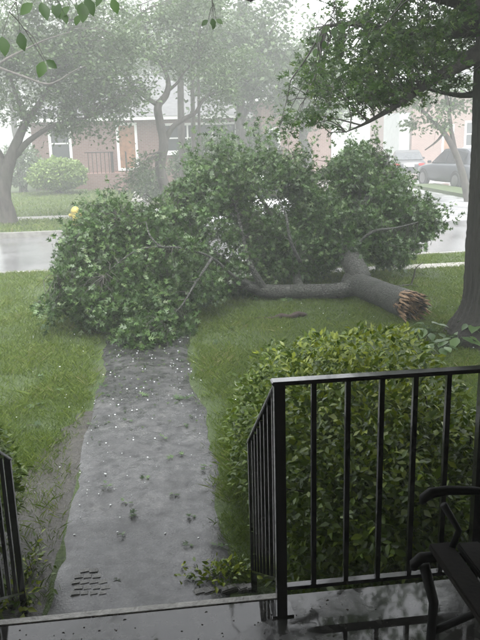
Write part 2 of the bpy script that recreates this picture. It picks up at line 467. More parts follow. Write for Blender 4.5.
# ------------------------------------------------------------------ the setting: ground, street, path
def sheet(name, x0, x1, y0, y1, z, mat, nx=1, ny=1, amp=0.0):
    xs = np.linspace(x0, x1, nx+1); ys = np.linspace(y0, y1, ny+1)
    X, Y = np.meshgrid(xs, ys); Z = np.full_like(X, z)
    if amp: Z += amp*(np.sin(X*1.7+Y*.6)+np.sin(Y*2.3-X*.9)+np.sin(X*5.1)*np.sin(Y*4.3)*.6)
    V = np.stack([X, Y, Z], -1).reshape(-1, 3)
    i = np.arange((nx)*(ny)); r = i//nx; c = i % nx; a = r*(nx+1)+c
    return struct(link(name, np_mesh(name, V, np.stack([a, a+1, a+nx+2, a+nx+1], 1), mat, smooth=True)))
KERB = 13.15; FAR = 19.1
sheet('ground', -80, 80, -20, 130, -.20, 'lawn_ground')
def slab(name, x0, x1, y0, y1, zt, zb, mat, bevel=0):
    return struct(MB().span((x0, y0, zb), (x1, y1, zt)).obj(name, mat, bevel=bevel))
slab('front_lawn', -60, 60, -10, KERB, 0, -.19, 'lawn_ground')
slab('near_kerb', -60, 60, KERB, KERB+.15, .012, -.19, 'kerb_stone', .012)
sheet('street', -60, 60, KERB+.15, FAR, -.13, 'wet_asphalt', 60, 6, .004)
# far side: lawn left of the side road, side road, verge and right lawn
SRL = [(3.8, FAR+.15), (4.6, 26), (6.2, 34), (7.2, 48), (7.6, 70)]
def poly_slab(name, pts, zt, zb, mat):
    return struct(MB().prism(pts, 'Z', zb, zt).obj(name, mat))
poly_slab('far_lawn', [(-60, FAR+.15)]+SRL+[(-60, 70)], 0.0, -.19, 'lawn_ground')
poly_slab('far_lawn_right', [(11.4, 24.2), (12.05, 23.6), (12.6, 24.5), (12.6, 31.2), (11.4, 31.2)], .01, -.19, 'lawn_ground')
poly_slab('far_lawn_back', [(19.5, FAR+.15), (60, FAR+.15), (60, 70), (19.5, 70)], 0.0, -.19, 'lawn_ground')
poly_slab('side_road', [(3.6, FAR-.02), (19.6, FAR-.02), (19.6, 69), (4, 69)], -.122, -.18, 'wet_glare_road')
slab('far_kerb', -60, 3.8, FAR, FAR+.15, .012, -.19, 'kerb_stone', .012)
slab('far_sidewalk', -60, 3.0, 22.0, 23.1, .012, -.05, 'concrete')
fw = [ground(129, 214), ground(140, 214)]
slab('far_walk', fw[0][0]-.05, fw[1][0]+.35, 23.1, 33.6, .012, -.05, 'concrete')
# near sidewalk, half overgrown, just before the kerb
slab('near_sidewalk', .55, 40, 11.72, 12.12, .010, -.05, 'concrete')
# front path with ragged edges
def make_path():
    ys = np.arange(2.72, 12.4, .11); k = len(ys); nx = 9
    wob = lambda y, s: .035*math.sin(y*1.9+s)+.022*math.sin(y*5.3+2*s)+random.uniform(-.014, .014)
    V = []
    for y in ys:
        l = -.53+wob(y, 1.0)-(.05 if y < 3.6 else 0); r = .53+wob(y, 4.0)+(.03 if 3.3 < y < 5 else 0)
        for j in range(nx+1):
            u = j/nx; x = l+(r-l)*u
            z = .022-.012*(abs(u-.5)*2)**4 + .004*math.sin(x*9+y*3)+random.uniform(-.002, .002)
            if j in (0, nx): z = -.02
            V.append((x, y, z))
    i = np.arange((k-1)*nx); r = i//nx; c = i % nx; a = r*(nx+1)+c
    o = link('path', np_mesh('path', np.array(V), np.stack([a, a+1, a+nx+2, a+nx+1], 1), 'path_concrete', smooth=True))
    return struct(o)
path = make_path()
# small old pavers that show through by the steps
pv = MB().box((0, 0, 0), (.062, .050, .030)).mesh('paver', 'paver', bevel=.006)
def paver(x, y, rz=0, s=1.0):
    o = link('paver', pv, path); o.location = (x, y, .0125+random.uniform(-.001, .001)); o.rotation_euler = (random.uniform(-.02, .02), random.uniform(-.02, .02), rz+random.uniform(-.12, .12))
    o.scale = (s*random.uniform(.85, 1.1), s*random.uniform(.85, 1.1), 1)
for i in range(5):
    for j in range(4):
        if (i, j) in ((4, 3), (3, 3), (4, 0)): continue
        p = ground(76+j*9.0+(i % 2)*3, 597-i*5.6)
        paver(p[0], p[1], .1, .85)
for i in range(7):
    p = ground(200+i*8.5, 594.5-i*.9+random.uniform(-1, 1)); paver(p[0], p[1], .25, 1.0)
# mud left of the path
def mud_patch():
    ys = np.arange(2.75, 6.0, .09); V = []; nx = 8
    for y in ys:
        l = np.interp(y, [2.75, 3.3, 3.8, 4.2, 4.6, 5.0, 5.5, 6.0], [-1.34, -1.28, -1.17, -1.04, -.98, -.86, -.74, -.56])+random.uniform(-.035, .035); r = -.44
        for q in range(nx+1):
            u = q/nx; V.append((l+(r-l)*u, y, (.007+random.uniform(-.002, .003)) if 0 < q < nx else -.01))
    k = len(ys); i = np.arange((k-1)*nx); a = (i//nx)*(nx+1)+i % nx
    return struct(link('bare_soil', np_mesh('bare_soil', np.array(V), np.stack([a, a+1, a+nx+2, a+nx+1], 1), 'mud', smooth=True)))
mud_patch()

# ------------------------------------------------------------------ own porch: floor, steps, house wall and roof over the camera
PZ = .68; PF = 2.26
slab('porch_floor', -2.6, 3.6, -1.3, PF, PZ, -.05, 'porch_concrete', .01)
st = MB()
st.span((-.68, PF+.002, -.05), (.70, PF+.26, .453)); struct(st.obj('upper_step', 'concrete', bevel=.012))
struct(MB().span((-.68, PF+.262, -.05), (.70, PF+.50, .227)).obj('lower_step', 'concrete', bevel=.012))
# worn pale nosing along the floor's front edge
struct(MB().span((-.66, PF-.030, PZ-.06), (.545, PF+.006, PZ+.004)).obj('floor_nosing', 'concrete_worn', bevel=.004))
slab('house_wall', -6, 6, -1.6, -1.32, 3.6, -.1, 'brick_red')
slab('porch_ceiling', -2.8, 3.8, -1.3, 2.9, 3.25, 3.17, 'ceiling_paint')
struct(MB().prism([(-5.5, 3.27), (3.35, 3.27), (3.35, 3.36), (-5.5, 6.2)], 'X', -6.2, 6.2).obj('porch_roof', 'roof_shingle'))
for cx_ in (-2.45, 3.45):
    struct(MB().span((cx_-.05, 2.09, PZ), (cx_+.05, 2.19, 3.168)).obj('porch_post', 'black_iron'))

# ------------------------------------------------------------------ iron railings
def baluster_mesh(h): return MB().box((0, 0, h/2), (.0165, .0165, h)).mesh('baluster', 'black_iron')
RH = .85
def porch_rail():
    t = thing('porch_railing', 'black iron porch railing with wet flat top rail in front of the hedge', 'railing', (.532, 2.165, PZ))
    x0, x1, y = .532, 1.216, 2.165
    MB().box((x0, y, PZ+RH/2-.002), (.036, .036, RH-.008)).obj('post', 'black_iron', t, bevel=.003)
    MB().box(((x0+3.38)/2, y, PZ+RH-.002), (3.38-x0+.05, .045, .014)).obj('top_rail', 'black_iron', t, bevel=.003)
    MB().box(((x0+x1)/2, y, PZ+.095), (x1-x0-.036, .030, .014)).obj('bottom_rail', 'black_iron', t, bevel=.002)
    MB().box((x0, y, PZ+.004), (.075, .075, .008)).obj('foot_plate', 'black_iron', t)
    bmx = baluster_mesh(RH-.115)
    for i in range(1, 6):
        o = link('baluster', bmx, t); o.location = (x0+(x1-x0)*i/6, y, PZ+.103)
    c = MB().box((x1+.01, y-.0, PZ+RH/2-.004), (.030, .030, RH-.012)); c.obj('post', 'black_iron', t)
    MB().box(((x1+.04+3.38)/2, y, PZ+.095), (3.38-x1-.06, .030, .014)).obj('bottom_rail', 'black_iron', t)
    n = 18
    for i in range(1, n):
        o = link('baluster', bmx, t); o.location = (x1+.03+(3.38-x1-.03)*i/n, y, PZ+.103)
porch_rail()
def step_rail(sx, label):
    x0, x1 = (.537, .572) if sx > 0 else (-.575, -.590)
    y0, y1 = 2.20, 3.25
    t = thing('step_railing', label, 'railing', (x1, y1, 0), 'railings beside the porch steps')
    zt0, zt1 = PZ+RH-.02, .825
    if sx < 0: MB().box((x0, y0-.03, PZ+RH/2), (.036, .036, RH)).obj('post', 'black_iron', t, bevel=.003)
    MB().box((x1, y1, .42), (.030, .030, .84)).obj('post', 'black_iron', t, bevel=.003)
    MB().bar((x0, y0, zt0), (x1, y1+.03, zt1+.0), .034, .014).obj('top_rail', 'black_iron', t, bevel=.003)
    MB().bar((x0, y0, PZ+.10), (x1, y1, .12), .024, .012).obj('bottom_rail', 'black_iron', t)
    for i in range(1, 8):
        u = i/8; y = y0+(y1-y0)*u; zb = PZ+.10+(.12-PZ-.10)*u; zt = zt0+(zt1-zt0)*u
        MB().box((x0+(x1-x0)*u, y, (zb+zt)/2), (.0165, .0165, zt-zb-.01)).obj('baluster', 'black_iron', t)
step_rail(1, 'black iron step railing sloping down on the hedge side of the path')
step_rail(-1, 'black iron step railing at the left edge with leaves growing over it')

# ------------------------------------------------------------------ porch bench
def bench():
    t = thing('park_bench', 'dark slatted bench with curled iron arms standing on the wet porch', 'bench', (1.15, 1.2, PZ))
    yF, yN = 1.76, .52
    xf, xb = .90, 1.36
    zs = PZ+.42
    for y in (yF, yN):
        e = MB()
        # seat rail with curled front, front leg, back leg running up into the back upright
        e.tube([(xf-.05, y, zs-.022), (xf-.05, y, zs-.006), (xf-.03, y, zs+.012), (xf+.02, y, zs+.012), (xf+.22, y, zs-.02), (xb, y, zs-.045)], [.011, .015, .016, .015, .014, .014], 8)
        e.tube([(xf-.02, y, zs-.01), (xf+.015, y, zs-.14), (xf+.01, y, zs-.28), (xf-.03, y, PZ+.012)], [.016, .015, .014, .018], 8)
        e.tube([(xb+.09, y, PZ+.012), (xb+.02, y, zs-.2), (xb-.01, y, zs-.03), (xb+.03, y, zs+.16), (xb+.11, y, zs+.42)], [.022, .018, .02, .018, .016], 8)
        e.tube([(xf+.012, y, zs-.24), (xf+.2, y, zs-.17), (xb+.02, y, zs-.22)], .012, 6)
        e.obj('end_frame', 'bench_iron', t, smooth=True)
        a = MB()
        za = PZ+.625
        a.tube([(xf-.035, y, za-.020), (xf-.03, y, za-.004), (xf-.01, y, za+.010), (xf+.04, y, za+.014), (xf+.12, y, za+.006), (xf+.25, y, za-.02), (xb+.03, y, za-.035)], [.008, .014, .015, .014, .012, .011, .010], 8)
        a.tube([(xf+.05, y, zs), (xf+.08, y, zs+.09), (xf+.03, y, za-.03)], [.011, .009, .011], 8)
        a.tube([(xf+.22, y, zs-.01), (xf+.17, y, zs+.09), (xf+.26, y, za-.03)], .010, 6)
        a.obj('armrest', 'bench_iron', t, smooth=True)
    for i in range(5):
        x = xf+.035+i*.085; z = zs+.030-.006*i
        MB().box((x, (yF+yN)/2, z), (.066, yF-yN+.05, .022)).obj('seat_slat', 'bench_slat', t, bevel=.004)
    rot = Matrix.Rotation(R(17), 3, 'Y')
    for i in range(4):
        u = .10+.09*i
        MB().box((xb+.005+u*.30, (yF+yN)/2, zs+.02+u), (.020, yF-yN+.05, .062), rot).obj('back_slat', 'bench_slat', t, bevel=.004)
bench()

# ------------------------------------------------------------------ hedges by the porch
def hedge(label, blobs, n, nbig, view):
    c0 = np.mean([b[:3] for b in blobs], axis=0)
    t = thing('hedge_shrub', label, 'hedge', (c0[0], c0[1], 0), 'hedge shrubs beside the steps')
    vol = np.array([b[3]*b[4]*b[5] for b in blobs]); cnt = (n*vol/vol.sum()).astype(int)
    P = []; O = []
    for b, k in zip(blobs, cnt):
        u = rng.normal(size=(k, 3)); u /= np.linalg.norm(u, axis=1)[:, None]
        r = rng.random(k)**.22
        r *= 1+.07*np.sin(u[:, 0]*9+b[0]*7)*np.sin(u[:, 1]*8)+.06*np.sin(u[:, 2]*13+u[:, 0]*7)
        P.append(np.array(b[:3])+u*r[:, None]*np.array(b[3:6])); O.append(u)
    P = np.concatenate(P); O = np.concatenate(O)
    ok = (P[:, 2] > .05) & (P[:, 1] > PF+.14) & ~((np.abs(P[:, 0]) < .60) & (P[:, 1] < 3.6))
    P, O = P[ok], O[ok]
    st_ = MB()
    for i in range(26):
        e = P[rng.integers(len(P))]
        base = np.array([c0[0]+rng.normal()*.15, c0[1]+rng.normal()*.15, 0])
        m_ = base*.45+e*.55+np.array([0, 0, .12])
        st_.tube([base, base+(m_-base)*.5+rng.normal(size=3)*.03, m_, e], [.016, .012, .009, .004], 5, False)
    st_.obj('stems', 'bark_twig', t, smooth=True)
    # the leaves that show largest are single leaves, the rest one mass
    d = P-CAM; z = d@_f; px = (d@_r)/z*FPX; py = (d@_u)/z*FPX
    shell = (O*(-d/np.linalg.norm(d, axis=1)[:, None])).sum(1)
    inv = (np.abs(px) < 250) & (np.abs(py) < 330) & (shell > .25)
    score = np.where(inv, -z, -99); big = np.argsort(score)[-nbig:] if nbig else []
    mask = np.ones(len(P), bool); mask[big] = False
    young_lit = np.clip((P[:, 2]-.70)/.40, 0, 1)     # pale new growth on top; lower leaves darkened to stand in for shade
    hr_ = rng.random(len(P))*(.50+.50*young_lit)
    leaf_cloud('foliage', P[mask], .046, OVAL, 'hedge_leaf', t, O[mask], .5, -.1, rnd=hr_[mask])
    if len(big):
        variants = []
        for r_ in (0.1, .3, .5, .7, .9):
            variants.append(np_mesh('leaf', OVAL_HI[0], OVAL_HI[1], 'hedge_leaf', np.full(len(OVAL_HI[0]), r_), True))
        s, dd, nr = frames(len(big), O[big], .5, -.1)
        for k, i in enumerate(big):
            z_ = .052*rng.uniform(.75, 1.2)
            mw = Matrix(((s[k][0]*z_, dd[k][0]*z_, nr[k][0]*z_, P[i][0]), (s[k][1]*z_, dd[k][1]*z_, nr[k][1]*z_, P[i][1]), (s[k][2]*z_, dd[k][2]*z_, nr[k][2]*z_, P[i][2]), (0, 0, 0, 1)))
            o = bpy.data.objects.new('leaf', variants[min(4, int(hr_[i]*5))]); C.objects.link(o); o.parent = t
            o.matrix_local = Matrix.Translation((-c0[0], -c0[1], 0)) @ mw
hedge('broad yellow-green hedge shrub behind the black porch railing', [
    (1.15, 3.35, .52, .58, .85, .60), (1.32, 3.75, .55, .56, .90, .66), (1.05, 4.2, .45, .50, .60, .60), (1.80, 3.2, .38, .60, .62, .50), (1.40, 3.0, .42, .80, .55, .58), (2.5, 3.0, .30, .65, .5, .42)],
    60000, 300, None)
hedge('small yellow-green shrub poking over the step railing at the left edge', [
    (-1.05, 3.74, .50, .39, .40, .46), (-1.22, 3.35, .46, .44, .5, .44), (-1.4, 3.6, .45, .5, .6, .45)], 24000, 90, None)

# ------------------------------------------------------------------ standing oak at the right
oak = thing('oak_tree', 'large dark oak trunk at the right edge with leafy boughs spreading over the yard', 'tree', tuple(ground(497, 338)*[1, 1, 0]))
ob = ground(497, 338); OY = ob[1]
def onY(px, py, Y, r): p = atY(px, py, Y); return (p[0], p[1], p[2], r)
trunk = [(ob[0], OY, -.12, .70), (ob[0]+.02, OY, .12, .56), (ob[0]+.05, OY+.0, .45, .45), onY(504, 240, OY, .395), onY(508, 150, OY, .375), onY(513, 20, OY, .355)]
tp = np.array(trunk[-1][:3])
trunk += [(tp[0]+.1, tp[1]-.05, 5.2, .33), (tp[0]+.05, tp[1], 7.0, .24), (tp[0]-.1, tp[1]+.1, 8.8, .12)]
def trunk_mesh(parent, pts, mat, n=120, flare=.10):
    L = smooth_line(pts, 22); b = MB(); o = 0
    for i, p in enumerate(L):
        for j in range(n):
            a = 2*math.pi*j/n
            fl = flare*max(0, 1-p[2]/.7)
            r = p[3]*(1+fl*math.cos(a*5+1)+.02*math.sin(a*7+p[2]*1.3)-.045*abs(math.sin(a*13+1.3*math.sin(p[2]*2.1+a*3)+.6*math.sin(p[2]*6.3)))+random.uniform(-.010, .010))
            b.v.append((p[0]+r*math.cos(a), p[1]+r*math.sin(a), p[2]))
    for i in range(len(L)-1):
        for j in range(n):
            a = i*n+j; c = i*n+(j+1) % n; b.f.append((a, c, c+n, a+n))
    b.f.append(tuple((len(L)-1)*n+j for j in range(n)))
    return b.obj('trunk', mat, parent, smooth=True), L
_, Ls = trunk_mesh(oak, trunk, 'bark_oak')
sk = []
oak_limbs = [
    [onY(500, 40, OY, .13), onY(465, 62, OY-.1, .075), onY(430, 82, OY-.3, .05), onY(398, 104, OY-.5, .034), onY(368, 122, OY-.6, .016), onY(346, 132, OY-.7, .005)],
    [onY(500, 20, OY, .15), onY(455, 30, OY+.3, .09), onY(405, 34, OY+.6, .055), onY(360, 24, OY+.9, .035), onY(325, 26, OY+1.1, .014)],
    [onY(500, 52, OY, .10), onY(462, 56, OY+.8, .055), onY(415, 50, OY+1.6, .035), onY(360, 66, OY+2.2, .02), onY(310, 96, OY+2.6, .010)],
    [onY(500, 10, OY, .14), onY(440, -8, OY-.5, .09), onY(370, -22, OY-1.2, .06), onY(300, -24, OY-1.8, .035), onY(250, 0, OY-2.1, .015)],
    [onY(500, 80, OY, .07), onY(470, 95, OY+.5, .035), onY(440, 92, OY+.9, .022), onY(412, 84, OY+1.2, .01)],
    # high limb that carries the canopy above the front yard
    [(tp[0], tp[1], 5.0, .20), (tp[0]-1.6, tp[1]-1.2, 5.3, .14), (tp[0]-3.2, tp[1]-2.2, 5.0, .09), (tp[0]-4.6, tp[1]-3.0, 4.6, .05), (tp[0]-5.9, tp[1]-3.4, 4.3, .02)],
    [(tp[0], tp[1], 5.6, .18), (tp[0]-1.5, tp[1]+.9, 6.2, .12), (tp[0]-2.4, tp[1]+1.6, 7.0, .07), (tp[0]-3.0, tp[1]+1.8, 7.8, .03)],
    [(tp[0], tp[1], 5.4, .16), (tp[0]+1.4, tp[1]-1.6, 6.0, .10), (tp[0]+2.6, tp[1]-2.8, 6.2, .04)],
    [(tp[0], tp[1], 6.0, .15), (tp[0]-.8, tp[1]-2.4, 6.6, .09), (tp[0]-1.6, tp[1]-4.4, 6.6, .04)],
]
limb_ob = []
for pl in oak_limbs:
    o, L = limb('limb', pl, 'bark_oak', oak); sk += L; limb_ob.append(o)
def B(px, py, Y, rx, ry, rz, n):
    p = atY(px, py, Y); return (p[0], p[1], p[2], rx, ry, rz, n)
OB = [B(425, 42, OY+.3, .95, 1.2, .42, 22), B(392, 62, OY+.2, .70, .9, .36, 24), B(352, 86, OY-.3, .50, .6, .18, 9), B(340, 72, OY+.8, .55, .7, .28, 9),
                B(445, 2, OY+.3, .85, 1.4, .45, 20), B(395, 20, OY+.8, .75, 1.0, .32, 12), B(345, 12, OY+1.0, .45, .6, .22, 6), B(450, 82, OY+.8, .35, .4, .14, 4), B(312, 92, OY+1.8, .45, .6, .24, 8),
                B(298, 122, OY+1.4, .30, .4, .14, 4), B(405, 88, OY-.2, .40, .5, .14, 7), B(322, 116, OY-.6, .25, .3, .08, 3), B(375, 98, OY-.5, .3, .3, .08, 4), B(475, 40, OY+1, .5, .8, .45, 7), B(320, 55, OY+1.5, .4, .5, .2, 5), B(305, 75, OY+2.2, .3, .4, .2, 4), B(345, 105, OY+1.2, .4, .4, .14, 5)]
OB = [b[:6]+(int(b[6]*(2.0 if see(b[:3])[0] > 368 else 1.4)),) for b in OB]
crown(oak, sk, OB, 24, .088, LOBED, 'oak_leaf', 'bark_twig', .12, .010, edge=.5, shoots=130, slen=.45)
# unseen canopy above the frame, for shade; end clumps added to darken the hedge
crown(oak, sk, [(tp[0]-.3, tp[1]+.3, 7.0, 2.5, 2.6, 1.6, 62), (tp[0]-1.6, tp[1]-1.8, 6.6, 1.8, 1.6, .9, 40), (tp[0]+1.2, tp[1]-2.0, 6.4, 2.0, 2.0, 1.0, 45),
                (tp[0]-1.2, tp[1]-3.6, 6.6, 1.8, 1.6, .8, 40), (2.7, 5.3, 5.3, 1.4, 1.4, .6, 28), (3.5, 4.7, 5.4, 1.4, 1.4, .6, 28)],
      80, .17, LOBED, 'oak_leaf', 'bark_twig', .48, .014, name='upper_shade_crown')
# drooping twigs with single leaves that hang into the top of the picture
leaf_me = [np_mesh('leaf', LOBED[0]*1.0, LOBED[1], 'oak_leaf', np.full(10, r_)) for r_ in (.1, .35, .6, .85)]
ovl_me = [np_mesh('leaf', OVAL_HI[0]*[1.25, 1, 1], OVAL_HI[1], 'oak_leaf', np.full(11, r_), True) for r_ in (.1, .3, .55)]
def hang(px0, Y, tips, size):
    base = None; L5 = np.array([p[:3] for p in sk])
    a = atY(px0, -14, Y); i = int(np.argmin(np.linalg.norm(L5-a, axis=1))); a0 = L5[i]
    m_ = MB(); m_.tube([a0, a0*.6+a*.4+[0, 0, .15], a0*.25+a*.75+[0, 0, .08], a], [.012, .009, .007, .005], 5, False)
    pts = []
    tips = sorted(tips, key=lambda q_: q_[1]*.3+abs(q_[0]-px0))
    cur = a
    for (px, py, sz, up_) in tips:
        q = atY(px, py, Y+random.uniform(-.08, .08)); st0 = cur*.55+q*.45+np.array([0, 0, .03])
        m_.tube([cur, (cur+st0)/2+[0, 0, .008], st0], [.0035, .003, .0028], 4, False); m_.tube([st0, q], [.0026, .0016], 4, False)
        pts.append((q, sz, up_)); cur = st0
    tw = m_.obj('branch', 'bark_twig', oak, smooth=True)
    for k, (q, sz, up_) in enumerate(pts):
        s_ = size*sz
        an = up_
        d = Vector((math.sin(an), random.uniform(-.3, .1), -math.cos(an))).normalized()
        nr = Vector((random.uniform(-.5, .5), -1, random.uniform(.2, .8))); nr = (nr-d*nr.dot(d)).normalized(); sd_ = d.cross(nr)
        mw = Matrix(((sd_.x*s_, d.x*s_, nr.x*s_, q[0]), (sd_.y*s_, d.y*s_, nr.y*s_, q[1]), (sd_.z*s_, d.z*s_, nr.z*s_, q[2]), (0, 0, 0, 1)))
        o = bpy.data.objects.new('leaf', ovl_me[k % 3]); C.objects.link(o); o.parent = tw
        o.matrix_local = mw
hang(44, 5.2, [(33, 3, 1.1, -.9), (41, 2, 1.2, .3), (52, 5, .9, .5), (60, 3, 1.0, -.3), (70, 6, 1.1, -.8), (74, 5, 1.0, .9), (82, 2, 1.3, 0), (85, -3, 1.2, .4), (64, 13, .7, .2), (79, 15, .7, -.4), (112, -2, 1.0, .3), (103, -6, .9, -.6)], .105)
hang(14, 5.0, [(20, 32, 1.15, .15), (2, 36, 1.2, .1), (44, 61, 1.1, -.35), (46, 60, .8, .9)], .105)
hang(212, 5.6, [(208, 20, .8, -.9), (212, 18, .9, .2), (216, 19, .8, .9), (214, 22, .7, -.2)], .08)
hang(334, 5.6, [(330, 26, 1.0, -.9), (334, 27, 1.0, 0), (338, 25, 1.0, .8), (325, 40, .8, -.2), (322, 36, .8, -.8), (316, 48, .8, -.2)], .085)

# ------------------------------------------------------------------ the fallen limb
fal = thing('fallen_tree_limb', 'huge broken oak limb with full leafy crown lying across path and lawn', 'fallen limb', tuple(ground(410, 318)*[1, 1, 0]))
def gz(px, py, h, r):           # a point h above the ground point seen at (px, py)
    p = ground(px, py); return (p[0], p[1], h, r)
eb = gz(409, 320, .185, .185)
log_pts = [eb, gz(385, 309, .185, .175), gz(362, 300, .20, .168), gz(350, 296, .23, .158)]
_, Llog = limb('log', log_pts, 'bark_limb', fal, 18, .03, 6)
fk = np.array(log_pts[-1][:3])
br = [
    # straight branch running left along the grass
    [gz(358, 298, .20, .15), gz(340, 300, .14, .115), gz(300, 299.5, .12, .105), gz(262, 299, .13, .095), gz(235, 296, .28, .06), gz(200, 288, .55, .045), gz(150, 272, .8, .03), gz(110, 268, .7, .015)],
    # upright fork going back into the crown
    [(fk[0]+.12, fk[1]-.15, .25, .165), (fk[0]+.02, fk[1]+.12, .55, .15), (fk[0]-.02, fk[1]+.7, .85, .12), (fk[0]-.3, fk[1]+1.5, 1.2, .08), (fk[0]-.8, fk[1]+2.2, 1.6, .04)],
    [(fk[0]+.0, fk[1]+.5, .75, .09), (fk[0]+.5, fk[1]+1.1, 1.2, .06), (fk[0]+.9, fk[1]+1.5, 1.6, .03), (fk[0]+1.1, fk[1]+1.7, 1.9, .012)],
    [gz(300, 299, .14, .07), onY(285, 240, 10.9, .05), onY(262, 200, 11.2, .03), onY(240, 175, 11.4, .012)],
    [gz(264, 299, .14, .07), onY(256, 275, 10.0, .045), onY(247, 255, 10.2, .03), onY(238, 215, 10.5, .018), onY(222, 175, 10.8, .01)],
    [gz(262, 299, .13, .06), onY(225, 283, 9.7, .04), onY(190, 295, 9.3, .028), onY(150, 318, 8.8, .018), onY(120, 335, 8.4, .008)],
    [onY(235, 270, 10.0, .05), onY(205, 248, 9.9, .034), onY(170, 246, 9.6, .028), onY(138, 248, 9.3, .02), onY(100, 262, 9.1, .012), onY(60, 272, 8.9, .007)],
    [gz(252, 298, .2, .04), onY(236, 278, 9.45, .024), onY(212, 258, 9.1, .018), onY(186, 249, 8.85, .015), onY(160, 247, 8.7, .013), onY(138, 250, 8.6, .010), onY(118, 263, 8.55, .006), onY(104, 276, 8.5, .004)],
    [onY(160, 247, 8.5, .014), onY(150, 236, 8.5, .011), onY(146, 222, 8.6, .006)],
    [onY(212, 258, 8.9, .02), onY(196, 282, 8.6, .014), onY(182, 305, 8.3, .009), onY(165, 322, 8.1, .005)],
    [onY(300, 262, 10.0, .03), onY(290, 240, 9.9, .022), onY(286, 215, 10.0, .014), onY(276, 196, 10.2, .007)],
    [onY(352, 250, 10.2, .03), onY(372, 232, 10.1, .02), onY(395, 228, 10.2, .012), onY(418, 222, 10.4, .006)],
    [onY(138, 248, 9.3, .018), onY(128, 230, 9.3, .012), onY(118, 215, 9.4, .007)],
    [onY(205, 250, 9.9, .03), onY(185, 222, 10.2, .02), onY(160, 205, 10.4, .010)],
    [(fk[0]-.1, fk[1]+1.0, 1.0, .06), onY(320, 215, 11.4, .04), onY(300, 180, 11.6, .02), onY(288, 150, 11.8, .01)],
    [(fk[0]+.3, fk[1]+.9, 1.0, .05), onY(375, 215, 11.0, .035), onY(400, 205, 11.1, .02), onY(428, 215, 11.1, .01)],
]
fsk = list(Llog)
for pl in br:
    _, L = limb('branch', pl, 'bark_limb', fal, 10, .04); fsk += L
fsk = [p for p in fsk if True]
def open_gap(p):
    x0_, y0_ = see(p); x = x0_+rng.normal()*9; y = y0_+rng.normal()*9
    q = math.sin(2.7*p[0]+1.1*p[1])*math.sin(3.1*p[2]+1.7*p[0])+.8*math.sin(2.3*p[1]-2.9*p[2]+.8*p[0])
    if q < -.75 and x < 330: return False            # hollows between the boughs
    if x > 372 and y < 156+(x-372)*.72: return False
    return not (abs(x0_-324) < 11 and abs(y0_-186) < 9) and x > 48+max(0, 280-y)*.52+max(0, y-312)*1.3 and not (116 < x < 174 and y < 208+12*math.sin(math.pi*(x-116)/58))
FB = [  # (px, py, Y, rx, ry, rz, n)
    B(85, 270, 9.2, .50, .7, .36, 30), B(70, 300, 8.8, .42, .6, .26, 22), B(120, 225, 9.6, .50, .7, .34, 28), B(100, 245, 9.4, .50, .7, .35, 26), B(120, 310, 8.6, .55, .6, .30, 34),
    B(130, 285, 9.0, .65, .7, .42, 40), B(165, 320, 8.5, .40, .5, .28, 20), B(140, 335, 8.1, .38, .4, .18, 14), B(170, 270, 9.4, .65, .9, .50, 46), B(155, 225, 9.9, .50, .7, .38, 26), B(190, 235, 10.3, .65, .8, .55, 40),
    B(205, 195, 10.8, .60, .7, .45, 32), B(225, 180, 11.2, .60, .7, .42, 32), B(255, 215, 11.0, .75, .9, .62, 56), B(225, 265, 10.2, .60, .7, .36, 34), B(285, 250, 10.9, .80, .8, .50, 52),
    B(260, 180, 11.5, .55, .7, .42, 28), B(300, 205, 11.6, .70, .8, .58, 46), B(330, 240, 11.3, .75, .8, .50, 48), B(290, 165, 11.8, .45, .6, .35, 16), B(345, 185, 11.6, .42, .6, .42, 24),
    B(375, 200, 11.5, .65, .8, .55, 46), B(385, 170, 11.8, .42, .6, .38, 20), B(365, 160, 11.9, .30, .4, .26, 10), B(405, 215, 11.3, .50, .6, .38, 30), B(390, 245, 11.0, .55, .6, .30, 26), B(420, 228, 11.2, .32, .4, .24, 12),
    B(190, 290, 9.6, .40, .5, .22, 14), B(235, 290, 10.3, .35, .4, .2, 8), B(240, 158, 11.8, .35, .4, .2, 8), B(340, 176, 11.5, .3, .4, .25, 12), B(306, 178, 11.6, .3, .4, .28, 14), B(312, 205, 11.0, .4, .5, .22, 18), B(322, 225, 10.6, .45, .5, .34, 30), B(300, 230, 10.5, .45, .4, .34, 20), B(338, 242, 10.7, .4, .4, .25, 20), B(325, 215, 11.2, .4, .5, .3, 16), B(345, 215, 11.4, .4, .5, .3, 16), B(345, 250, 10.25, .34, .25, .16, 16), B(322, 238, 10.4, .4, .35, .25, 18), B(362, 225, 10.5, .36, .3, .25, 16), B(300, 265, 10.4, .4, .3, .18, 14), B(378, 245, 10.4, .3, .3, .12, 8), B(180, 205, 10.5, .4, .5, .3, 14), B(100, 215, 9.7, .3, .4, .2, 9)]
FB = [b[:6]+(b[6]*4,) for b in FB]
crown(fal, fsk, FB, 27, .088, LOBED, 'fallen_leaf', 'bark_twig', .105, .008, up=.25, keep=open_gap, shoots=560, slen=.62, edge=.42)
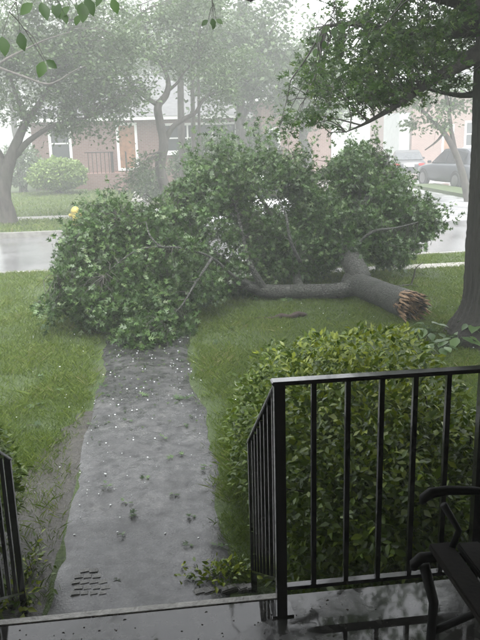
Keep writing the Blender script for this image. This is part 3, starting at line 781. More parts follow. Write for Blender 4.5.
# splintered end: ragged shards round a dark hollow heart
ax = np.array(eb[:3])-np.array(gz(385, 309, .215, 0)[:3]); ax /= np.linalg.norm(ax)
sdv = np.cross(ax, [0, 0, 1]); sdv /= np.linalg.norm(sdv); upv = np.cross(sdv, ax)
ec = np.array(eb[:3])
heart = MB().tube([ec-ax*.06, ec+ax*.03, ec+ax*.09], [.172, .13, .04], 16, True, .15)
sub(heart.obj('torn_core', 'splinter_wood', fal))
for k in range(130):
    a = 2*math.pi*k/46+random.uniform(-.12, .12); rr = random.choice((.165, .155, .15, .165)) if k < 80 else .15*math.sqrt(random.random())
    ln = random.uniform(.05, .22)*(1.35 if k < 80 else .9)*(1.6 if math.sin(a) > .6 and rr > .15 else 1)*(1.7 if k % 5 == 0 else 1)
    c = ec+(sdv*math.cos(a)+upv*math.sin(a))*rr
    w_ = random.uniform(.006, .022)
    tang0 = -sdv*math.sin(a)+upv*math.cos(a)
    ln = min(ln, .25); tgt = c+ax*ln+(sdv*math.cos(a)+upv*math.sin(a))*random.uniform(-.05, .07)+tang0*random.uniform(-.06, .06)
    tang = -sdv*math.sin(a)+upv*math.cos(a); rad = sdv*math.cos(a)+upv*math.sin(a)
    m_ = MB(); b0 = c-ax*.10
    for q in (b0-tang*w_-rad*.012, b0+tang*w_-rad*.012, b0+tang*w_+rad*.012, b0-tang*w_+rad*.012,
              (c+tgt)/2-tang*w_*.8-rad*.012, (c+tgt)/2+tang*w_*.75-rad*.012, (c+tgt)/2+tang*w_*.7+rad*.010, (c+tgt)/2-tang*w_*.8+rad*.010, tgt+tang*w_*.2):
        m_.v.append(tuple(q))
    m_.f = [(3, 2, 1, 0), (0, 1, 5, 4), (1, 2, 6, 5), (2, 3, 7, 6), (3, 0, 4, 7), (4, 5, 8), (5, 6, 8), (6, 7, 8), (7, 4, 8)]
    m_.obj('splinter', ('splinter_wood' if k % 3 else 'dark_wood') if k < 80 else ('dark_wood' if k % 2 else 'splinter_wood'), fal)

# ------------------------------------------------------------------ broken bits on the lawn
def stick(label, pts, mat='bark_twig', group=None):
    L = smooth_line(pts, 4); b = MB().tube([p[:3] for p in L], [p[3] for p in L], 7, True, .12)
    o = b.obj('broken_branch', mat, None, smooth=True); tag(o, label, 'branch', group); return o
stick('dark broken piece of bark lying on the grass before the log', [gz(244, 320.5, .012, .006), gz(258, 319.5, .02, .015), gz(272, 320, .02, .022), gz(281, 318, .03, .034), gz(290, 319, .03, .030), gz(297, 317, .035, .042), gz(304, 317, .03, .028), gz(307, 316, .02, .008)], 'dark_wood')
stick('thin curved bare branch lying on the grass behind the splintered log end', [gz(381, 287, .02, .010), gz(395, 288, .03, .013), gz(410, 287, .03, .014), gz(418, 288, .02, .008)])
stick('thin bare shoot sticking up behind the splintered log end', [gz(410, 287, .0, .013), onY(414, 276, ground(410, 287)[1], .011), onY(416, 268, ground(410, 287)[1], .008), onY(424, 262, ground(410, 287)[1], .005)])
def sprig(p, label, group, n, size, spread, mat='plant_leaf', name='leaf_sprig', cat='sprig'):
    t = thing(name, label, cat, (p[0], p[1], 0), group)
    h = .026; n += 1; size *= 1.15
    MB().tube([(p[0]-spread*.28, p[1]-.004, h-.002), (p[0], p[1]+.006, h), (p[0]+spread*.35, p[1]-spread*.12, h-.002)], [.0015, .002, .0012], 5).obj('stem', 'bark_twig', t)
    for k in range(n):
        s_ = size*random.uniform(.7, 1.2); a = random.uniform(0, 6.28)
        q = (p[0]+random.uniform(-.4, .4)*spread, p[1]+random.uniform(-.2, .2)*spread, h+.004+.004*k)
        m_ = Matrix.Translation(Vector(q)-Vector((p[0], p[1], 0))) @ Matrix.Rotation(a, 4, 'Z') @ Matrix.Rotation(random.uniform(-.1, .35), 4, 'X') @ Matrix.Rotation(random.uniform(-.4, .4), 4, 'Y') @ Matrix.Scale(s_, 4)
        o = bpy.data.objects.new('leaf', random.choice(DEB)); C.objects.link(o); o.parent = t; o.matrix_local = m_
DEB = [np_mesh('leaf', LOBED[0], LOBED[1], 'plant_leaf', np.full(10, r_)) for r_ in (.1, .5, .95)] + [np_mesh('leaf', LOBED[0], LOBED[1], 'oak_leaf', np.full(10, .1))]*2
GP = 'leaf sprigs blown onto the path'
PL = {(106, 389): 'long leafy twig lying across the left of the path nearest the fallen crown', (184, 402): 'bushiest green leaf sprig at the right edge of the path', (133, 520): 'dark torn leaf clump in the middle of the path', (206, 470): 'bare curved twig at the right edge of the path', (220, 551): 'small leaf sprig nearest the weeds by the right step railing', (128, 424): 'single pale leaf lying flat on the path', (117, 585): 'tiny twig beside the old pavers at the foot of the path', (88, 428): 'leaf sprig at the left edge of the path beside the grass'}
for (x, y, n, s_, sp_) in [(106, 389, 3, .07, .22), (106, 398, 2, .06, .1), (140, 398, 2, .06, .10), (184, 402, 4, .07, .16), (128, 424, 1, .055, .05), (88, 428, 2, .06, .12), (182, 429, 2, .05, .12), (180, 458, 2, .055, .14),
                            (103, 489, 2, .05, .10), (144, 480, 2, .05, .10), (133, 520, 3, .05, .10), (124, 507, 2, .035, .07), (176, 498, 2, .05, .06), (190, 520, 2, .045, .09), (186, 549, 2, .045, .10), (121, 538, 2, .03, .08),
                            (220, 551, 2, .04, .07), (206, 470, 2, .05, .12), (117, 585, 1, .03, .07), (165, 441, 1, .05, .05)]:
    sprig(ground(x, y), PL.get((x, y), 'small torn leaf sprig lying on the wet grey path'), GP, n, s_, sp_)
for (x, y) in [(38, 380), (36, 408), (62, 392), (30, 428), (215, 345), (207, 372), (230, 330), (330, 322)]:
    sprig(ground(x, y), 'pale torn leaf sprig lying in the lawn grass', 'leaf sprigs blown onto the lawn', 2, .07, .1)
sprig(ground(287, 304), 'pale upturned leaves on the grass in front of the fallen log', None, 3, .10, .12)
# weeds at the path's right edge by the steps
def weeds(label, c, rx, ry, n, size, h, mat='hedge_leaf'):
    t = thing('weed_clump', label, 'weeds', (c[0], c[1], 0))
    P = np.stack([c[0]+rng.normal(size=n)*rx, c[1]+rng.normal(size=n)*ry, np.abs(rng.normal(size=n))*h+.03], 1)
    leaf_cloud('foliage', P, size, OVAL, mat, t, P-np.array([c[0], c[1], 0]), .5, 0)
    m_ = MB()
    for k in range(8):
        q = P[k]; m_.tube([(c[0]+rng.normal()*rx*.4, c[1]+rng.normal()*ry*.4, 0), q], [.003, .0015], 4, False)
    m_.obj('stems', 'bark_twig', t)
weeds('low weedy clump creeping over the path beside the right step railing', ground(222, 578), .09, .06, 240, .036, .018)
weeds('tuft of weeds in the bare soil by the left step railing', ground(31, 575), .05, .10, 110, .035, .035)
weeds('low sprouting weeds at the foot of the left step railing post', ground(16, 610), .08, .06, 120, .05, .05)
# broad-leaved plants by the oak's foot
def broad(label, c, n, L, h, tilt=.5):
    t = thing('broadleaf_plant', label, 'plant', (c[0], c[1], 0), "broad-leaved plants at the oak's foot")
    for k in range(n):
        a = 6.283*k/n+random.uniform(-.3, .3); hh = h*random.uniform(.5, 1.1); r_ = L*random.uniform(.3, .9)
        q = Vector((math.cos(a)*r_, math.sin(a)*r_, hh))
        MB().tube([(c[0], c[1], 0), (c[0]+q.x*.5, c[1]+q.y*.5, hh*.8), (c[0]+q.x, c[1]+q.y, hh)], [.004, .003, .002], 4).obj('stem', 'plant_leaf', t)
        s_ = L*random.uniform(.8, 1.2)
        m_ = Matrix.Translation(q) @ Matrix.Rotation(a-math.pi/2, 4, 'Z') @ Matrix.Rotation(-random.uniform(.1, tilt), 4, 'X') @ Matrix.Scale(s_, 4)
        o = bpy.data.objects.new('leaf', BL[k % 3]); C.objects.link(o); o.parent = t; o.matrix_local = m_
BL = [np_mesh('leaf', OVAL_HI[0]*[1.3, 1, 1], OVAL_HI[1], 'plant_leaf', np.full(11, r_), True) for r_ in (.2, .6, 1.)]
broad('broad-leaved plant between the splintered log end and the oak trunk', ground(428, 338), 12, .16, .16)
broad('broad-leaved plant growing right at the foot of the oak trunk', ground(458, 348), 12, .17, .15)
broad('pale broad-leaved plant at the right edge before the oak trunk', ground(478, 343), 11, .18, .26)
broad('dark low plant behind the hedge left of the oak trunk', ground(440, 352), 10, .14, .10)

# ------------------------------------------------------------------ across the street: cars, hydrant, houses
def car(name, label, kind, paintm, loc, heading, group=None):
    """x forward, y left; built at the origin in mesh space, placed by the empty"""
    t = bpy.data.objects.new(name, None); C.objects.link(t); t.location = loc; t.rotation_euler = (0, 0, heading)
    tag(t, label, 'car', group); PW[t.name] = Matrix.Identity(4)
    suv = kind == 'suv'
    W = .92 if suv else .88
    hb, hr = (1.02, 1.66) if suv else (.92, 1.44)
    # stations along x: (x, sill z, beltline z, half width)
    st_ = [(-2.28, .45, hb-.22, W*.80), (-2.22, .34, hb-.06, W*.90), (-2.0, .30, hb+.02, W*.97), (-1.3, .26, hb+.03, W), (-.4, .24, hb+.01, W), (.5, .24, hb-.01, W), (1.0, .26, hb-.03, W*.99), (1.6, .28, hb-.10, W*.96), (2.05, .30, hb-.20, W*.90), (2.24, .36, hb-.32, W*.78)]
    b = MB(); K = 10
    for (x, z0, z1, hw) in st_:
        zz = z1-z0
        prof = [(-hw*.86, z0), (-hw*.98, z0+zz*.22), (-hw, z0+zz*.55), (-hw*.965, z0+zz*.88), (-hw*.86, z1), (hw*.86, z1), (hw*.965, z0+zz*.88), (hw, z0+zz*.55), (hw*.98, z0+zz*.22), (hw*.86, z0)]
        b.v += [(x, y, z) for y, z in prof]
    for i in range(len(st_)-1):
        for j in range(K):
            a = i*K+j; c = i*K+(j+1) % K; b.f.append((a, c, c+K, a+K))
    b.f.append(tuple(range(K))); b.f.append(tuple((len(st_)-1)*K+j for j in range(K)))
    b.obj('body', paintm, t, smooth=True)
    if suv: cab = [(-2.05, hb), (-1.88, hr-.14), (-1.6, hr-.03), (-.6, hr), (.1, hr-.04), (.95, hb-.02)]
    else: cab = [(-1.75, hb), (-1.05, hr-.10), (-.7, hr-.01), (-.2, hr), (.25, hr-.06), (1.05, hb-.02)]
    cb = MB(); n = len(cab)
    ztop = hr
    def hwid(z): return W*(.86-.20*(z-hb)/(ztop-hb))
    # roof skin and pillars (ribbon along the profile), glass sides between
    for sgn in (-1, 1):
        for (x, z) in cab: cb.v.append((x, sgn*hwid(z), z))
    for i in range(n-1): cb.f.append((i, i+1, n+i+1, n+i))
    cb.f.append(tuple(range(n))); cb.f.append(tuple(range(2*n-1, n-1, -1))); cb.f.append((0, n, 2*n-1, n-1))
    cb.obj('roof', paintm, t, smooth=False, bevel=.03)
    def inset(pts, k):
        cx_ = sum(p[0] for p in pts)/len(pts); cz_ = sum(p[1] for p in pts)/len(pts)
        return [(cx_+(p[0]-cx_)*k, cz_+(p[1]-cz_)*k) for p in pts]
    xm = -.35
    topx = lambda x: np.interp(x, [p[0] for p in cab], [p[1] for p in cab])-.07
    rear = [(cab[0][0]+.22, hb+.03), (xm-.04, hb+.03), (xm-.04, topx(xm)), (-.95, topx(-.95)), (cab[1][0]+.10, topx(cab[1][0]+.1))]
    front = [(xm+.04, hb+.03), (cab[-1][0]-.25, hb+.03), (cab[-2][0]+.05, topx(cab[-2][0]+.05)-.02), (xm+.04, topx(xm))]
    for sgn in (-1, 1):
        for poly in (rear, front):
            g = MB()
            for off in (.0, .02):
                g.v += [(x, sgn*(hwid(z)+off+.002), z) for x, z in poly]
            k = len(poly); g.f.append(tuple(range(k))); g.f.append(tuple(range(2*k-1, k-1, -1)))
            for i in range(k): g.f.append((i, (i+1) % k, k+(i+1) % k, k+i))
            g.obj('side_window', 'window_glass', t)
    for (p, q, nm) in ((cab[0], cab[1], 'rear_window'), (cab[-1], cab[-2], 'windscreen')):
        s_ = -1 if nm == 'rear_window' else 1
        a = (p[0]*.88+q[0]*.12, p[1]*.88+q[1]*.12); c = (p[0]*.14+q[0]*.86, p[1]*.14+q[1]*.86)
        g = MB()
        for off in (.004, .022):
            g.v += [(a[0]+s_*off, -hwid(a[1])*.9, a[1]+off), (a[0]+s_*off, hwid(a[1])*.9, a[1]+off), (c[0]+s_*off, hwid(c[1])*.88, c[1]+off), (c[0]+s_*off, -hwid(c[1])*.88, c[1]+off)]
        g.f = [(0, 1, 2, 3), (7, 6, 5, 4), (0, 4, 5, 1), (1, 5, 6, 2), (2, 6, 7, 3), (3, 7, 4, 0)]
        g.obj(nm, 'window_glass', t)
    rw = .36 if suv else .325
    for x in (-1.36, 1.36):
        for sgn in (-1, 1):
            ar = MB().lathe([(rw+.055, -.012), (rw+.055, .012)], (x, sgn*(W-.012), rw), 20, 'Y').obj('wheel_arch', 'tyre_rubber', t)
            wh = bpy.data.objects.new('wheel', None); C.objects.link(wh); wh.parent = t; PW[wh.name] = Matrix.Identity(4)
            MB().lathe([(rw*.6, -.10), (rw*.95, -.10), (rw, -.06), (rw, .06), (rw*.95, .10), (rw*.6, .10)], (x, sgn*(W-.075), rw), 20, 'Y').obj('tyre', 'tyre_rubber', wh, smooth=False)
            rm = MB().lathe([(rw*.64, -.03), (rw*.64, .012), (rw*.55, .02)], (x, sgn*(W+.016), rw), 16, 'Y')
            rm.obj('rim', 'rim_metal', wh)
    for sgn in (-1, 1):
        MB().box((-2.235, sgn*W*.70, hb-.16), (.10, .30, .14)).obj('tail_light', 'tail_light', t, bevel=.02)
        MB().box((2.12, sgn*W*.62, hb-.34), (.16, .30, .12)).obj('headlight', 'rim_metal', t, bevel=.02)
        MB().box((.72, sgn*(W+.06), hb+.06), (.10, .16, .11)).obj('mirror', paintm, t, bevel=.02)
    MB().box((-2.285, 0, hb-.20), (.03, .52, .13)).obj('licence_plate', 'plate_white', t)
    MB().box((-2.24, 0, .42), (.16, W*1.66, .20)).obj('bumper', paintm, t, bevel=.03)
    return t
def aim(px, py, Y):  # ground spot at a given Y under a pixel column
    p = atY(px, py, Y); return (p[0], Y, -.12)
car('parked_car', 'black sedan parked on the side road with its tail and plate facing the yard', 'sedan', 'car_black', aim(406, 170, 38.0), R(90-16))
car('parked_car', 'slate grey SUV parked beside the grass verge, half behind the oak trunk', 'suv', 'car_slate', aim(457, 185, 30.6), R(90+8))
car('parked_car', 'white car on the street glimpsed through the fallen crown, red tail light showing', 'sedan', 'car_white', (atY(330, 200, 18.0)[0]-2.35, 18.0, -.13), R(180))

def hydrant(p):
    t = thing('fire_hydrant', 'yellow fire hydrant with green cap at the far kerb', 'hydrant', tuple(p))
    x, y, z = p; t.scale = (.84, .84, .84)
    MB().lathe([(.15, 0), (.15, .04), (.105, .05), (.105, .42), (.13, .44), (.13, .47)], p, 16).obj('barrel', 'hydrant_yellow', t, smooth=False)
    MB().lathe([(.125, .47), (.15, .50), (.13, .58), (.08, .65), (.035, .675)], p, 16).obj('bonnet', 'hydrant_yellow', t, smooth=True)
    MB().lathe([(.03, .67), (.03, .73)], p, 6).obj('operating_nut', 'hydrant_green', t)
    for s_ in (-1, 1):
        MB().lathe([(.055, s_*.08), (.055, s_*.15), (.065, s_*.155), (.065, s_*.19), (.03, s_*.195), (.03, s_*.22)], (x, y, z+.40), 10, 'X').obj('hose_cap', 'hydrant_yellow', t)
    MB().lathe([(.075, -.08), (.075, -.14), (.085, -.145), (.085, -.18), (.03, -.19)], (x, y, z+.38), 10, 'Y').obj('pumper_cap', 'hydrant_yellow', t)
hp = atY(77, 232, 19.75); hydrant((hp[0], 19.75, .0))

def house(name, label, x0, x1, y0, y1, hw, wallm, roofm, openings, rise=1.7, trim=True):
    t = thing(name, label, 'house', ((x0+x1)/2, y0, 0))
    # front wall with real openings, in columns between openings
    ops = sorted(openings, key=lambda o: o[0])
    w_ = MB(); th = .25; cur = x0
    for (a, b, za, zb, kind) in ops:
        if a > cur: w_.span((cur, y0, -.1), (a, y0+th, hw))
        if za > 0: w_.span((a, y0, -.1), (b, y0+th, za))
        w_.span((a, y0, zb), (b, y0+th, hw)); cur = b
    w_.span((cur, y0, -.1), (x1, y0+th, hw))
    w_.span((x0, y0+th, -.1), (x0+th, y1, hw)); w_.span((x1-th, y0+th, -.1), (x1, y1, hw)); w_.span((x0+th, y1-th, -.1), (x1-th, y1, hw))
    w_.obj('wall', wallm, t)
    for (a, b, za, zb, kind) in ops:
        f = .10
        fr = MB().span((a-.02, y0-.05, za-.02), (a+f, y0+.12, zb+.02)).span((b-f, y0-.05, za-.02), (b+.02, y0+.12, zb+.02)).span((a+f, y0-.05, zb-f), (b-f, y0+.12, zb+.02)).span((a+f, y0-.05, za-.02), (b-f, y0+.12, za+f))
        if kind == 'door':
            d = MB().span((a+f, y0+.06, za+f), (b-f, y0+.10, zb-f)).obj('door', 'door_brown', t); sub(d)
            fo = fr.obj('frame', 'white_paint', d)
            MB().box((b-f-.08, y0+.04, za+1.0), (.03, .05, .12)).obj('handle', 'rim_metal', d)
        else:
            n = max(1, int(round((b-a)/1.1)))
            for i in range(1, n): fr.span((a+(b-a)*i/n-.04, y0-.03, za+f), (a+(b-a)*i/n+.04, y0+.11, zb-f))
            fr.span((a+f, y0-.02, (za+zb)/2-.03), (b-f, y0+.10, (za+zb)/2+.03))
            g = fr.obj('window', 'white_paint', t); sub(g)
            MB().span((a+f, y0+.07, za+f), (b-f, y0+.09, zb-f)).obj('pane', 'window_glass', g)
            MB().span((a-.10, y0-.12, za-.10), (b+.10, y0-.002, za-.022)).obj('sill', 'white_paint', g)
    # hip roof with eaves and a white fascia
    e = .5; ym = (y0+y1)/2; ins = min((y1-y0)/2, (x1-x0)/2)*.95
    rf = MB(); rf.v = [(x0-e, y0-e, hw+.16), (x1+e, y0-e, hw+.16), (x1+e, y1+e, hw+.16), (x0-e, y1+e, hw+.16), (x0+ins, ym, hw+rise), (x1-ins, ym, hw+rise)]
    rf.f = [(0, 1, 5, 4), (1, 2, 5), (2, 3, 4, 5), (3, 0, 4), (3, 2, 1, 0)]
    ro = rf.obj('roof', roofm, t); sub(ro)
    MB().span((x0-e+.03, y0-e+.03, hw+.002), (x1+e-.03, y1+e-.03, hw+.158)).obj('fascia', 'white_paint', ro)
    return t
HY = 35.5
def hx(px, Y=HY): return atY(px, 165, Y)[0]
def hz(px, py, Y=HY): return atY(px, py, Y)[2]
dz = hz(128, 170)
hA = house('brick_house', 'red brick house with white framed door behind the round bush', hx(34), hx(243), HY, HY+8, 3.1, 'brick_red', 'roof_shingle',
      [(hx(51), hx(73), hz(60, 161), hz(60, 126), 'window'), (hx(118.5), hx(138.5), dz, dz+2.15, 'door'), (hx(164), hx(238), hz(200, 152), hz(200, 152)+1.35, 'window')], 2.3)
# stoop with iron rail
def stoop():
    x0, x1 = hx(88), hx(141); t = hA
    MB().span((x0, HY-1.5, -.05), (x1, HY-.002, dz-.06)).obj('stoop', 'brick_red', t)
    for i in range(4):
        z = dz-.06-(i+1)*(dz/5)
        MB().span((hx(119), HY-1.5-.28*(i+1), -.05), (x1-.05, HY-1.502-.28*i, z)).obj('step', 'brick_red', t)
    for xr in (hx(113), hx(127)):
        rl = MB()
        for i in range(5):
            u = i/4; y = HY-1.45+u*1.35; rl.box((xr, y, dz+.40), (.03, .03, .92))
        rl.box((xr, HY-.8, dz+.88), (.04, 1.4, .04)); rl.obj('railing', 'black_iron', t)
    rl = MB()
    for i in range(7): rl.box((x0+.15+i*(hx(116)-x0-.2)/6, HY-1.42, dz+.40), (.03, .03, .92))
    rl.box(((x0+hx(116))/2, HY-1.42, dz+.88), (hx(116)-x0, .04, .04)); rl.obj('railing', 'black_iron', t)
stoop()
HB = 37.0
house('brick_house', 'brick house wall with white corner trim seen above the white car', hx(262, HB), hx(331, HB), HB, HB+9, 3.9, 'brick_pink', 'roof_shingle', [(hx(268, HB), hx(280, HB), 1.2, 2.6, 'window')], 2.0)
tcorner = MB().span((hx(331, HB)+.004, HB-.06, -.05), (hx(331, HB)+.30, HB+.10, 3.85))
tag(tcorner.obj('corner_downpipe', 'white_paint'), 'white vertical trim board at the corner of the middle brick house', 'trim')
HC = 45.0
house('brick_house', 'pale pink brick house behind the parked sedan and SUV', hx(411, HC), hx(411, HC)+14, HC, HC+9, 4.6, 'brick_pink', 'roof_shingle',
      [(hx(441, HC), hx(452, HC), .1, 2.6, 'door'), (hx(463, HC), hx(478, HC), 1.2, 2.8, 'window')], 2.2)
tag(MB().span((hx(400, HC), HC+.3, -.1), (hx(410.5, HC), HC+3.5, 3.4)).obj('garden_shed', 'grey_siding'), 'grey sided annex standing left of the pale pink house', 'shed')
# ------------------------------------------------------------------ trees and bushes across the street
def px_limb(pts, Y, dY=0):
    k = len(pts); return [onY(p[0], p[1], Y+(p[3] if len(p) > 3 else dY*i/k), p[2]) for i, p in enumerate(pts)]
def far_tree(label, limbs, blobs, leaf=.16, per=70, rc=.5, tmat='bark_far', name='street_tree', group='trees across the street', tw=.014, lmat='far_leaf', edge=.35):
    b = limbs[0][0]; t = thing(name, label, 'tree', (b[0], b[1], 0), group); s_ = []
    for i, pl in enumerate(limbs):
        _, L = limb('trunk' if i == 0 else 'limb', pl, tmat, t, 10, .06); s_ += L[len(L)//3:] if i == 0 else L
    crown(t, s_, blobs, per, leaf, DIAM, lmat, tmat, rc, tw, edge=edge, shoots=sum(b[6] for b in blobs)//2, slen=rc*2)
    return t
YL = 21.3
far_tree('grey-barked tree at the left edge beyond the street with forking limbs', [
    px_limb([(8, 226, .32), (7, 215, .26), (3, 195, .22), (6, 172, .20), (14, 150, .15), (26, 122, .10), (45, 95, .07), (62, 60, .05), (70, 20, .03)], YL),
    px_limb([(6, 172, .17), (-4, 150, .12), (-14, 120, .08), (-20, 80, .05), (-18, 30, .03)], YL),
    px_limb([(10, 160, .13), (30, 140, .08), (55, 125, .05), (85, 118, .025)], YL),
    px_limb([(26, 122, .08), (18, 100, .05), (10, 70, .04), (16, 20, .02)], YL),
    px_limb([(-14, 60, .04), (0, 68, .032), (22, 76, .028), (45, 84, .025), (58, 81, .022), (72, 72, .015), (85, 66, .009)], 17.5),
    px_limb([(-10, 70, .032), (8, 58, .028), (24, 50, .022), (45, 40, .015), (70, 32, .008)], 17.5)],
    [B(10, 50, YL, 1.6, 1.6, 1.1, 40), B(60, 60, YL, 1.6, 1.6, 1.0, 46), B(100, 55, YL, 1.3, 1.3, .9, 24), B(130, 100, YL, .8, 1, .5, 12), B(50, 110, YL, 1.0, 1.2, .5, 16), B(90, 90, YL+.5, 1.2, 1.4, .9, 20), B(40, 20, YL, 2.0, 1.6, .8, 22), B(5, 105, YL, .9, 1, .6, 10), B(-30, 70, YL, 1.4, 1.4, 1.6, 16), B(70, 130, YL+1, .8, .9, .3, 8)], .12, 85, .42)
YM = 23.8
far_tree('crooked twin-stemmed tree beyond the street in front of the brick house', [
    px_limb([(172, 212, .23), (170, 200, .20), (164, 185, .18), (160, 165, .17), (164, 145, .155), (160, 122, .135), (158, 106, .125), (166, 95, .10), (168, 80, .075), (160, 60, .045), (146, 30, .03), (140, 5, .02)], YM),
    px_limb([(163, 146, .10), (172, 128, .085), (186, 118, .075), (196, 112, .06), (203, 100, .05), (214, 93, .035), (230, 95, .02)], YM),
    px_limb([(159, 106, .08), (146, 97, .07), (134, 88, .055), (124, 76, .045), (108, 66, .03), (92, 62, .02)], YM),
    px_limb([(134, 88, .05), (128, 66, .035), (134, 40, .03), (142, 12, .02)], YM),
    px_limb([(167, 92, .05), (178, 82, .04), (186, 70, .03), (200, 58, .02)], YM),
    px_limb([(172, 205, .09), (180, 193, .07), (184, 178, .05), (182, 160, .03)], YM)],
    [B(110, 60, YM, 1.7, 1.6, .9, 26), B(150, 40, YM, 1.7, 1.6, .9, 24), B(205, 60, YM, 1.4, 1.4, .8, 20), B(95, 30, YM, 1.4, 1.4, .8, 14), B(225, 90, YM, 1.0, 1.1, .6, 14), B(118, 110, YM, .7, .9, .5, 10), B(140, 175, YM-.3, .45, .5, .50, 12), B(180, 10, YM, 1.8, 1.5, .8, 18)], .115, 85, .40)
YS = 27.5
for (px, lab, r_) in ((181, 'slender straight tree trunk just behind the crooked tree', .13), (193, 'thin leaning pole-like tree between the crooked tree and the house', .09), (199, 'thinnest upright sapling behind the crooked tree', .06)):
    far_tree(lab, [px_limb([(px+3, 206, r_*1.3), (px+2, 180, r_), (px, 120, r_*.95), (px-1, 60, r_*.8), (px-4, 5, r_*.6), (px-6, -30, r_*.3)], YS+(px-181)*.05)],
             [B(px, 20, YS, 1.3, 1.3, 1.2, 14), B(px+4, 60, YS, .8, .8, .7, 5)], .16, 60, .42, tw=.012, name='slender_tree')
YR = 24.0
far_tree('small forked tree beside the SUV with leaning trunk', [
    px_limb([(470, 215, .17), (467, 195, .14), (462, 172, .12), (455, 152, .11), (444, 133, .085), (430, 118, .065), (415, 104, .045), (400, 92, .02)], YR),
    px_limb([(457, 160, .09), (452, 135, .075), (449, 112, .06), (444, 85, .05), (440, 55, .03)], YR),
    px_limb([(444, 133, .05), (436, 142, .035), (425, 150, .02)], YR)],
    [B(430, 95, YR, 1.4, 1.3, .8, 16), B(450, 60, YR, 1.6, 1.5, .9, 16), B(400, 70, YR, 1.3, 1.2, .8, 12), B(470, 100, YR, .9, .9, .6, 8), B(425, 125, YR, .6, .6, .25, 5)], .15, 60, .42)
def back_tree(label, px, Y, top, wid, n=40, trunkr=.22):
    b = atY(px, 170, Y); x = b[0]; zt = atY(px, top, Y)[2]
    zl = zt*.33
    limbs = [[(x, Y, -.1, trunkr*1.3), (x+.1, Y, 1.5, trunkr), (x-.1, Y, zl, trunkr*.8), (x+.2, Y, zt*.6, trunkr*.5), (x, Y, zt*.85, trunkr*.2)]]
    for k in range(5):
        a = 6.28*k/5+random.random(); r_ = wid*.7
        limbs.append([(x, Y, zl+.3*k, trunkr*.5), (x+math.cos(a)*r_*.5, Y+math.sin(a)*r_*.5, zl+.3*k+zt*.14, trunkr*.3), (x+math.cos(a)*r_, Y+math.sin(a)*r_, zt*(.55+.05*k), trunkr*.1)])
    bl = [(x, Y, zt*.68, wid, wid*.9, zt*.26, n), (x-wid*.4, Y, zt*.5, wid*.7, wid*.7, zt*.18, n//2), (x+wid*.45, Y-.3, zt*.55, wid*.7, wid*.7, zt*.2, n//2)]
    return far_tree(label, limbs, bl, .20, 95, .62, group='trees behind the houses', name='background_tree', tw=.02)
back_tree('hazy tree rising behind the left end of the brick house', 20, 47, -5, 3.6, 46)
back_tree('hazy tree rising behind the brick house roof', 95, 48, 20, 3.6, 44)
back_tree('hazy broad tree between the two brick houses', 238, 42, 5, 3.6, 56)
back_tree('faint tall tree behind the middle brick house', 290, 47, 45, 3.0, 40)
back_tree('leafy tree before the gap between the brick houses', 243, 31, -30, 2.3, 46)
back_tree('airy tree hiding the top of the middle house', 305, 33, 30, 1.8, 26)
back_tree('tall hazy tree far behind the slender trunks', 130, 52, -30, 4.5, 60)
back_tree('tall hazy tree far behind the left street tree', 50, 54, -40, 4.5, 60)
back_tree('tall hazy tree far behind the middle of the street', 215, 55, -35, 4.5, 60)
back_tree('hazy tree rising above the slender trunks', 165, 47, 0, 3.8, 46)
back_tree('faint tree near the middle house corner', 322, 41, 50, 1.6, 16)
back_tree('faint tree rising behind the pale pink house', 440, 56, 25, 3.6, 34)
# undergrowth in front of houses
def round_bush(name, label, px, py0, Y, rx, ry, h, mat, n, leaf, group=None):
    b = atY(px, py0, Y); c = (b[0], Y, 0)
    t = thing(name, label, 'bush', c, group)
    u = rng.normal(size=(n, 3)); u /= np.linalg.norm(u, axis=1)[:, None]; u[:, 2] = np.abs(u[:, 2])*1.0
    low = rng.random(n) < .35; u[low, 2] *= -.6
    r_ = rng.random(n)**.2*(1+.08*np.sin(u[:, 0]*11)*np.cos(u[:, 2]*9+u[:, 1]*5)+.05*np.sin(u[:, 0]*23+u[:, 2]*17))
    P = np.array([c[0], Y, h*.45])+u*r_[:, None]*np.array([rx, ry, h*.55]); ok = P[:, 2] > .02
    leaf_cloud('foliage', P[ok], leaf, DIAM, mat, t, u[ok], .4, 0)
    m_ = MB()
    for k in range(12):
        e = P[k]; m_.tube([(c[0]+rng.normal()*.1, Y+rng.normal()*.1, 0), (c[0]+(e[0]-c[0])*.5, Y+(e[1]-Y)*.5, max(.1, e[2]*.6)), e], [.03, .02, .008], 5, False)
    m_.obj('stems', 'bark_far', t)
YB = 32.5
round_bush('round_bush', 'large round bright green bush in front of the brick house', 58, 180, YB, (hx(87, YB)-hx(29, YB))/2, 1.2, hz(58, 158, YB), 'bush_leaf', 7000, .13)
round_bush('round_bush', 'loose green shrub at the foot of the slender trunks', 212, 190, 29.5, 1.7, .9, 2.3, 'far_leaf', 5200, .14)
round_bush('round_bush', 'dim hazy shrub behind the left street tree', 22, 185, 34.5, 1.0, .8, 2.2, 'far_leaf', 2600, .15)
round_bush('round_bush', 'hazy green shrub against the middle brick house', 250, 180, 34.0, 1.5, .9, 2.6, 'far_leaf', 3600, .15)
round_bush('round_bush', 'small hazy shrub at the foot of the crooked tree', 150, 192, 27.0, .6, .5, 1.2, 'far_leaf', 1600, .12)

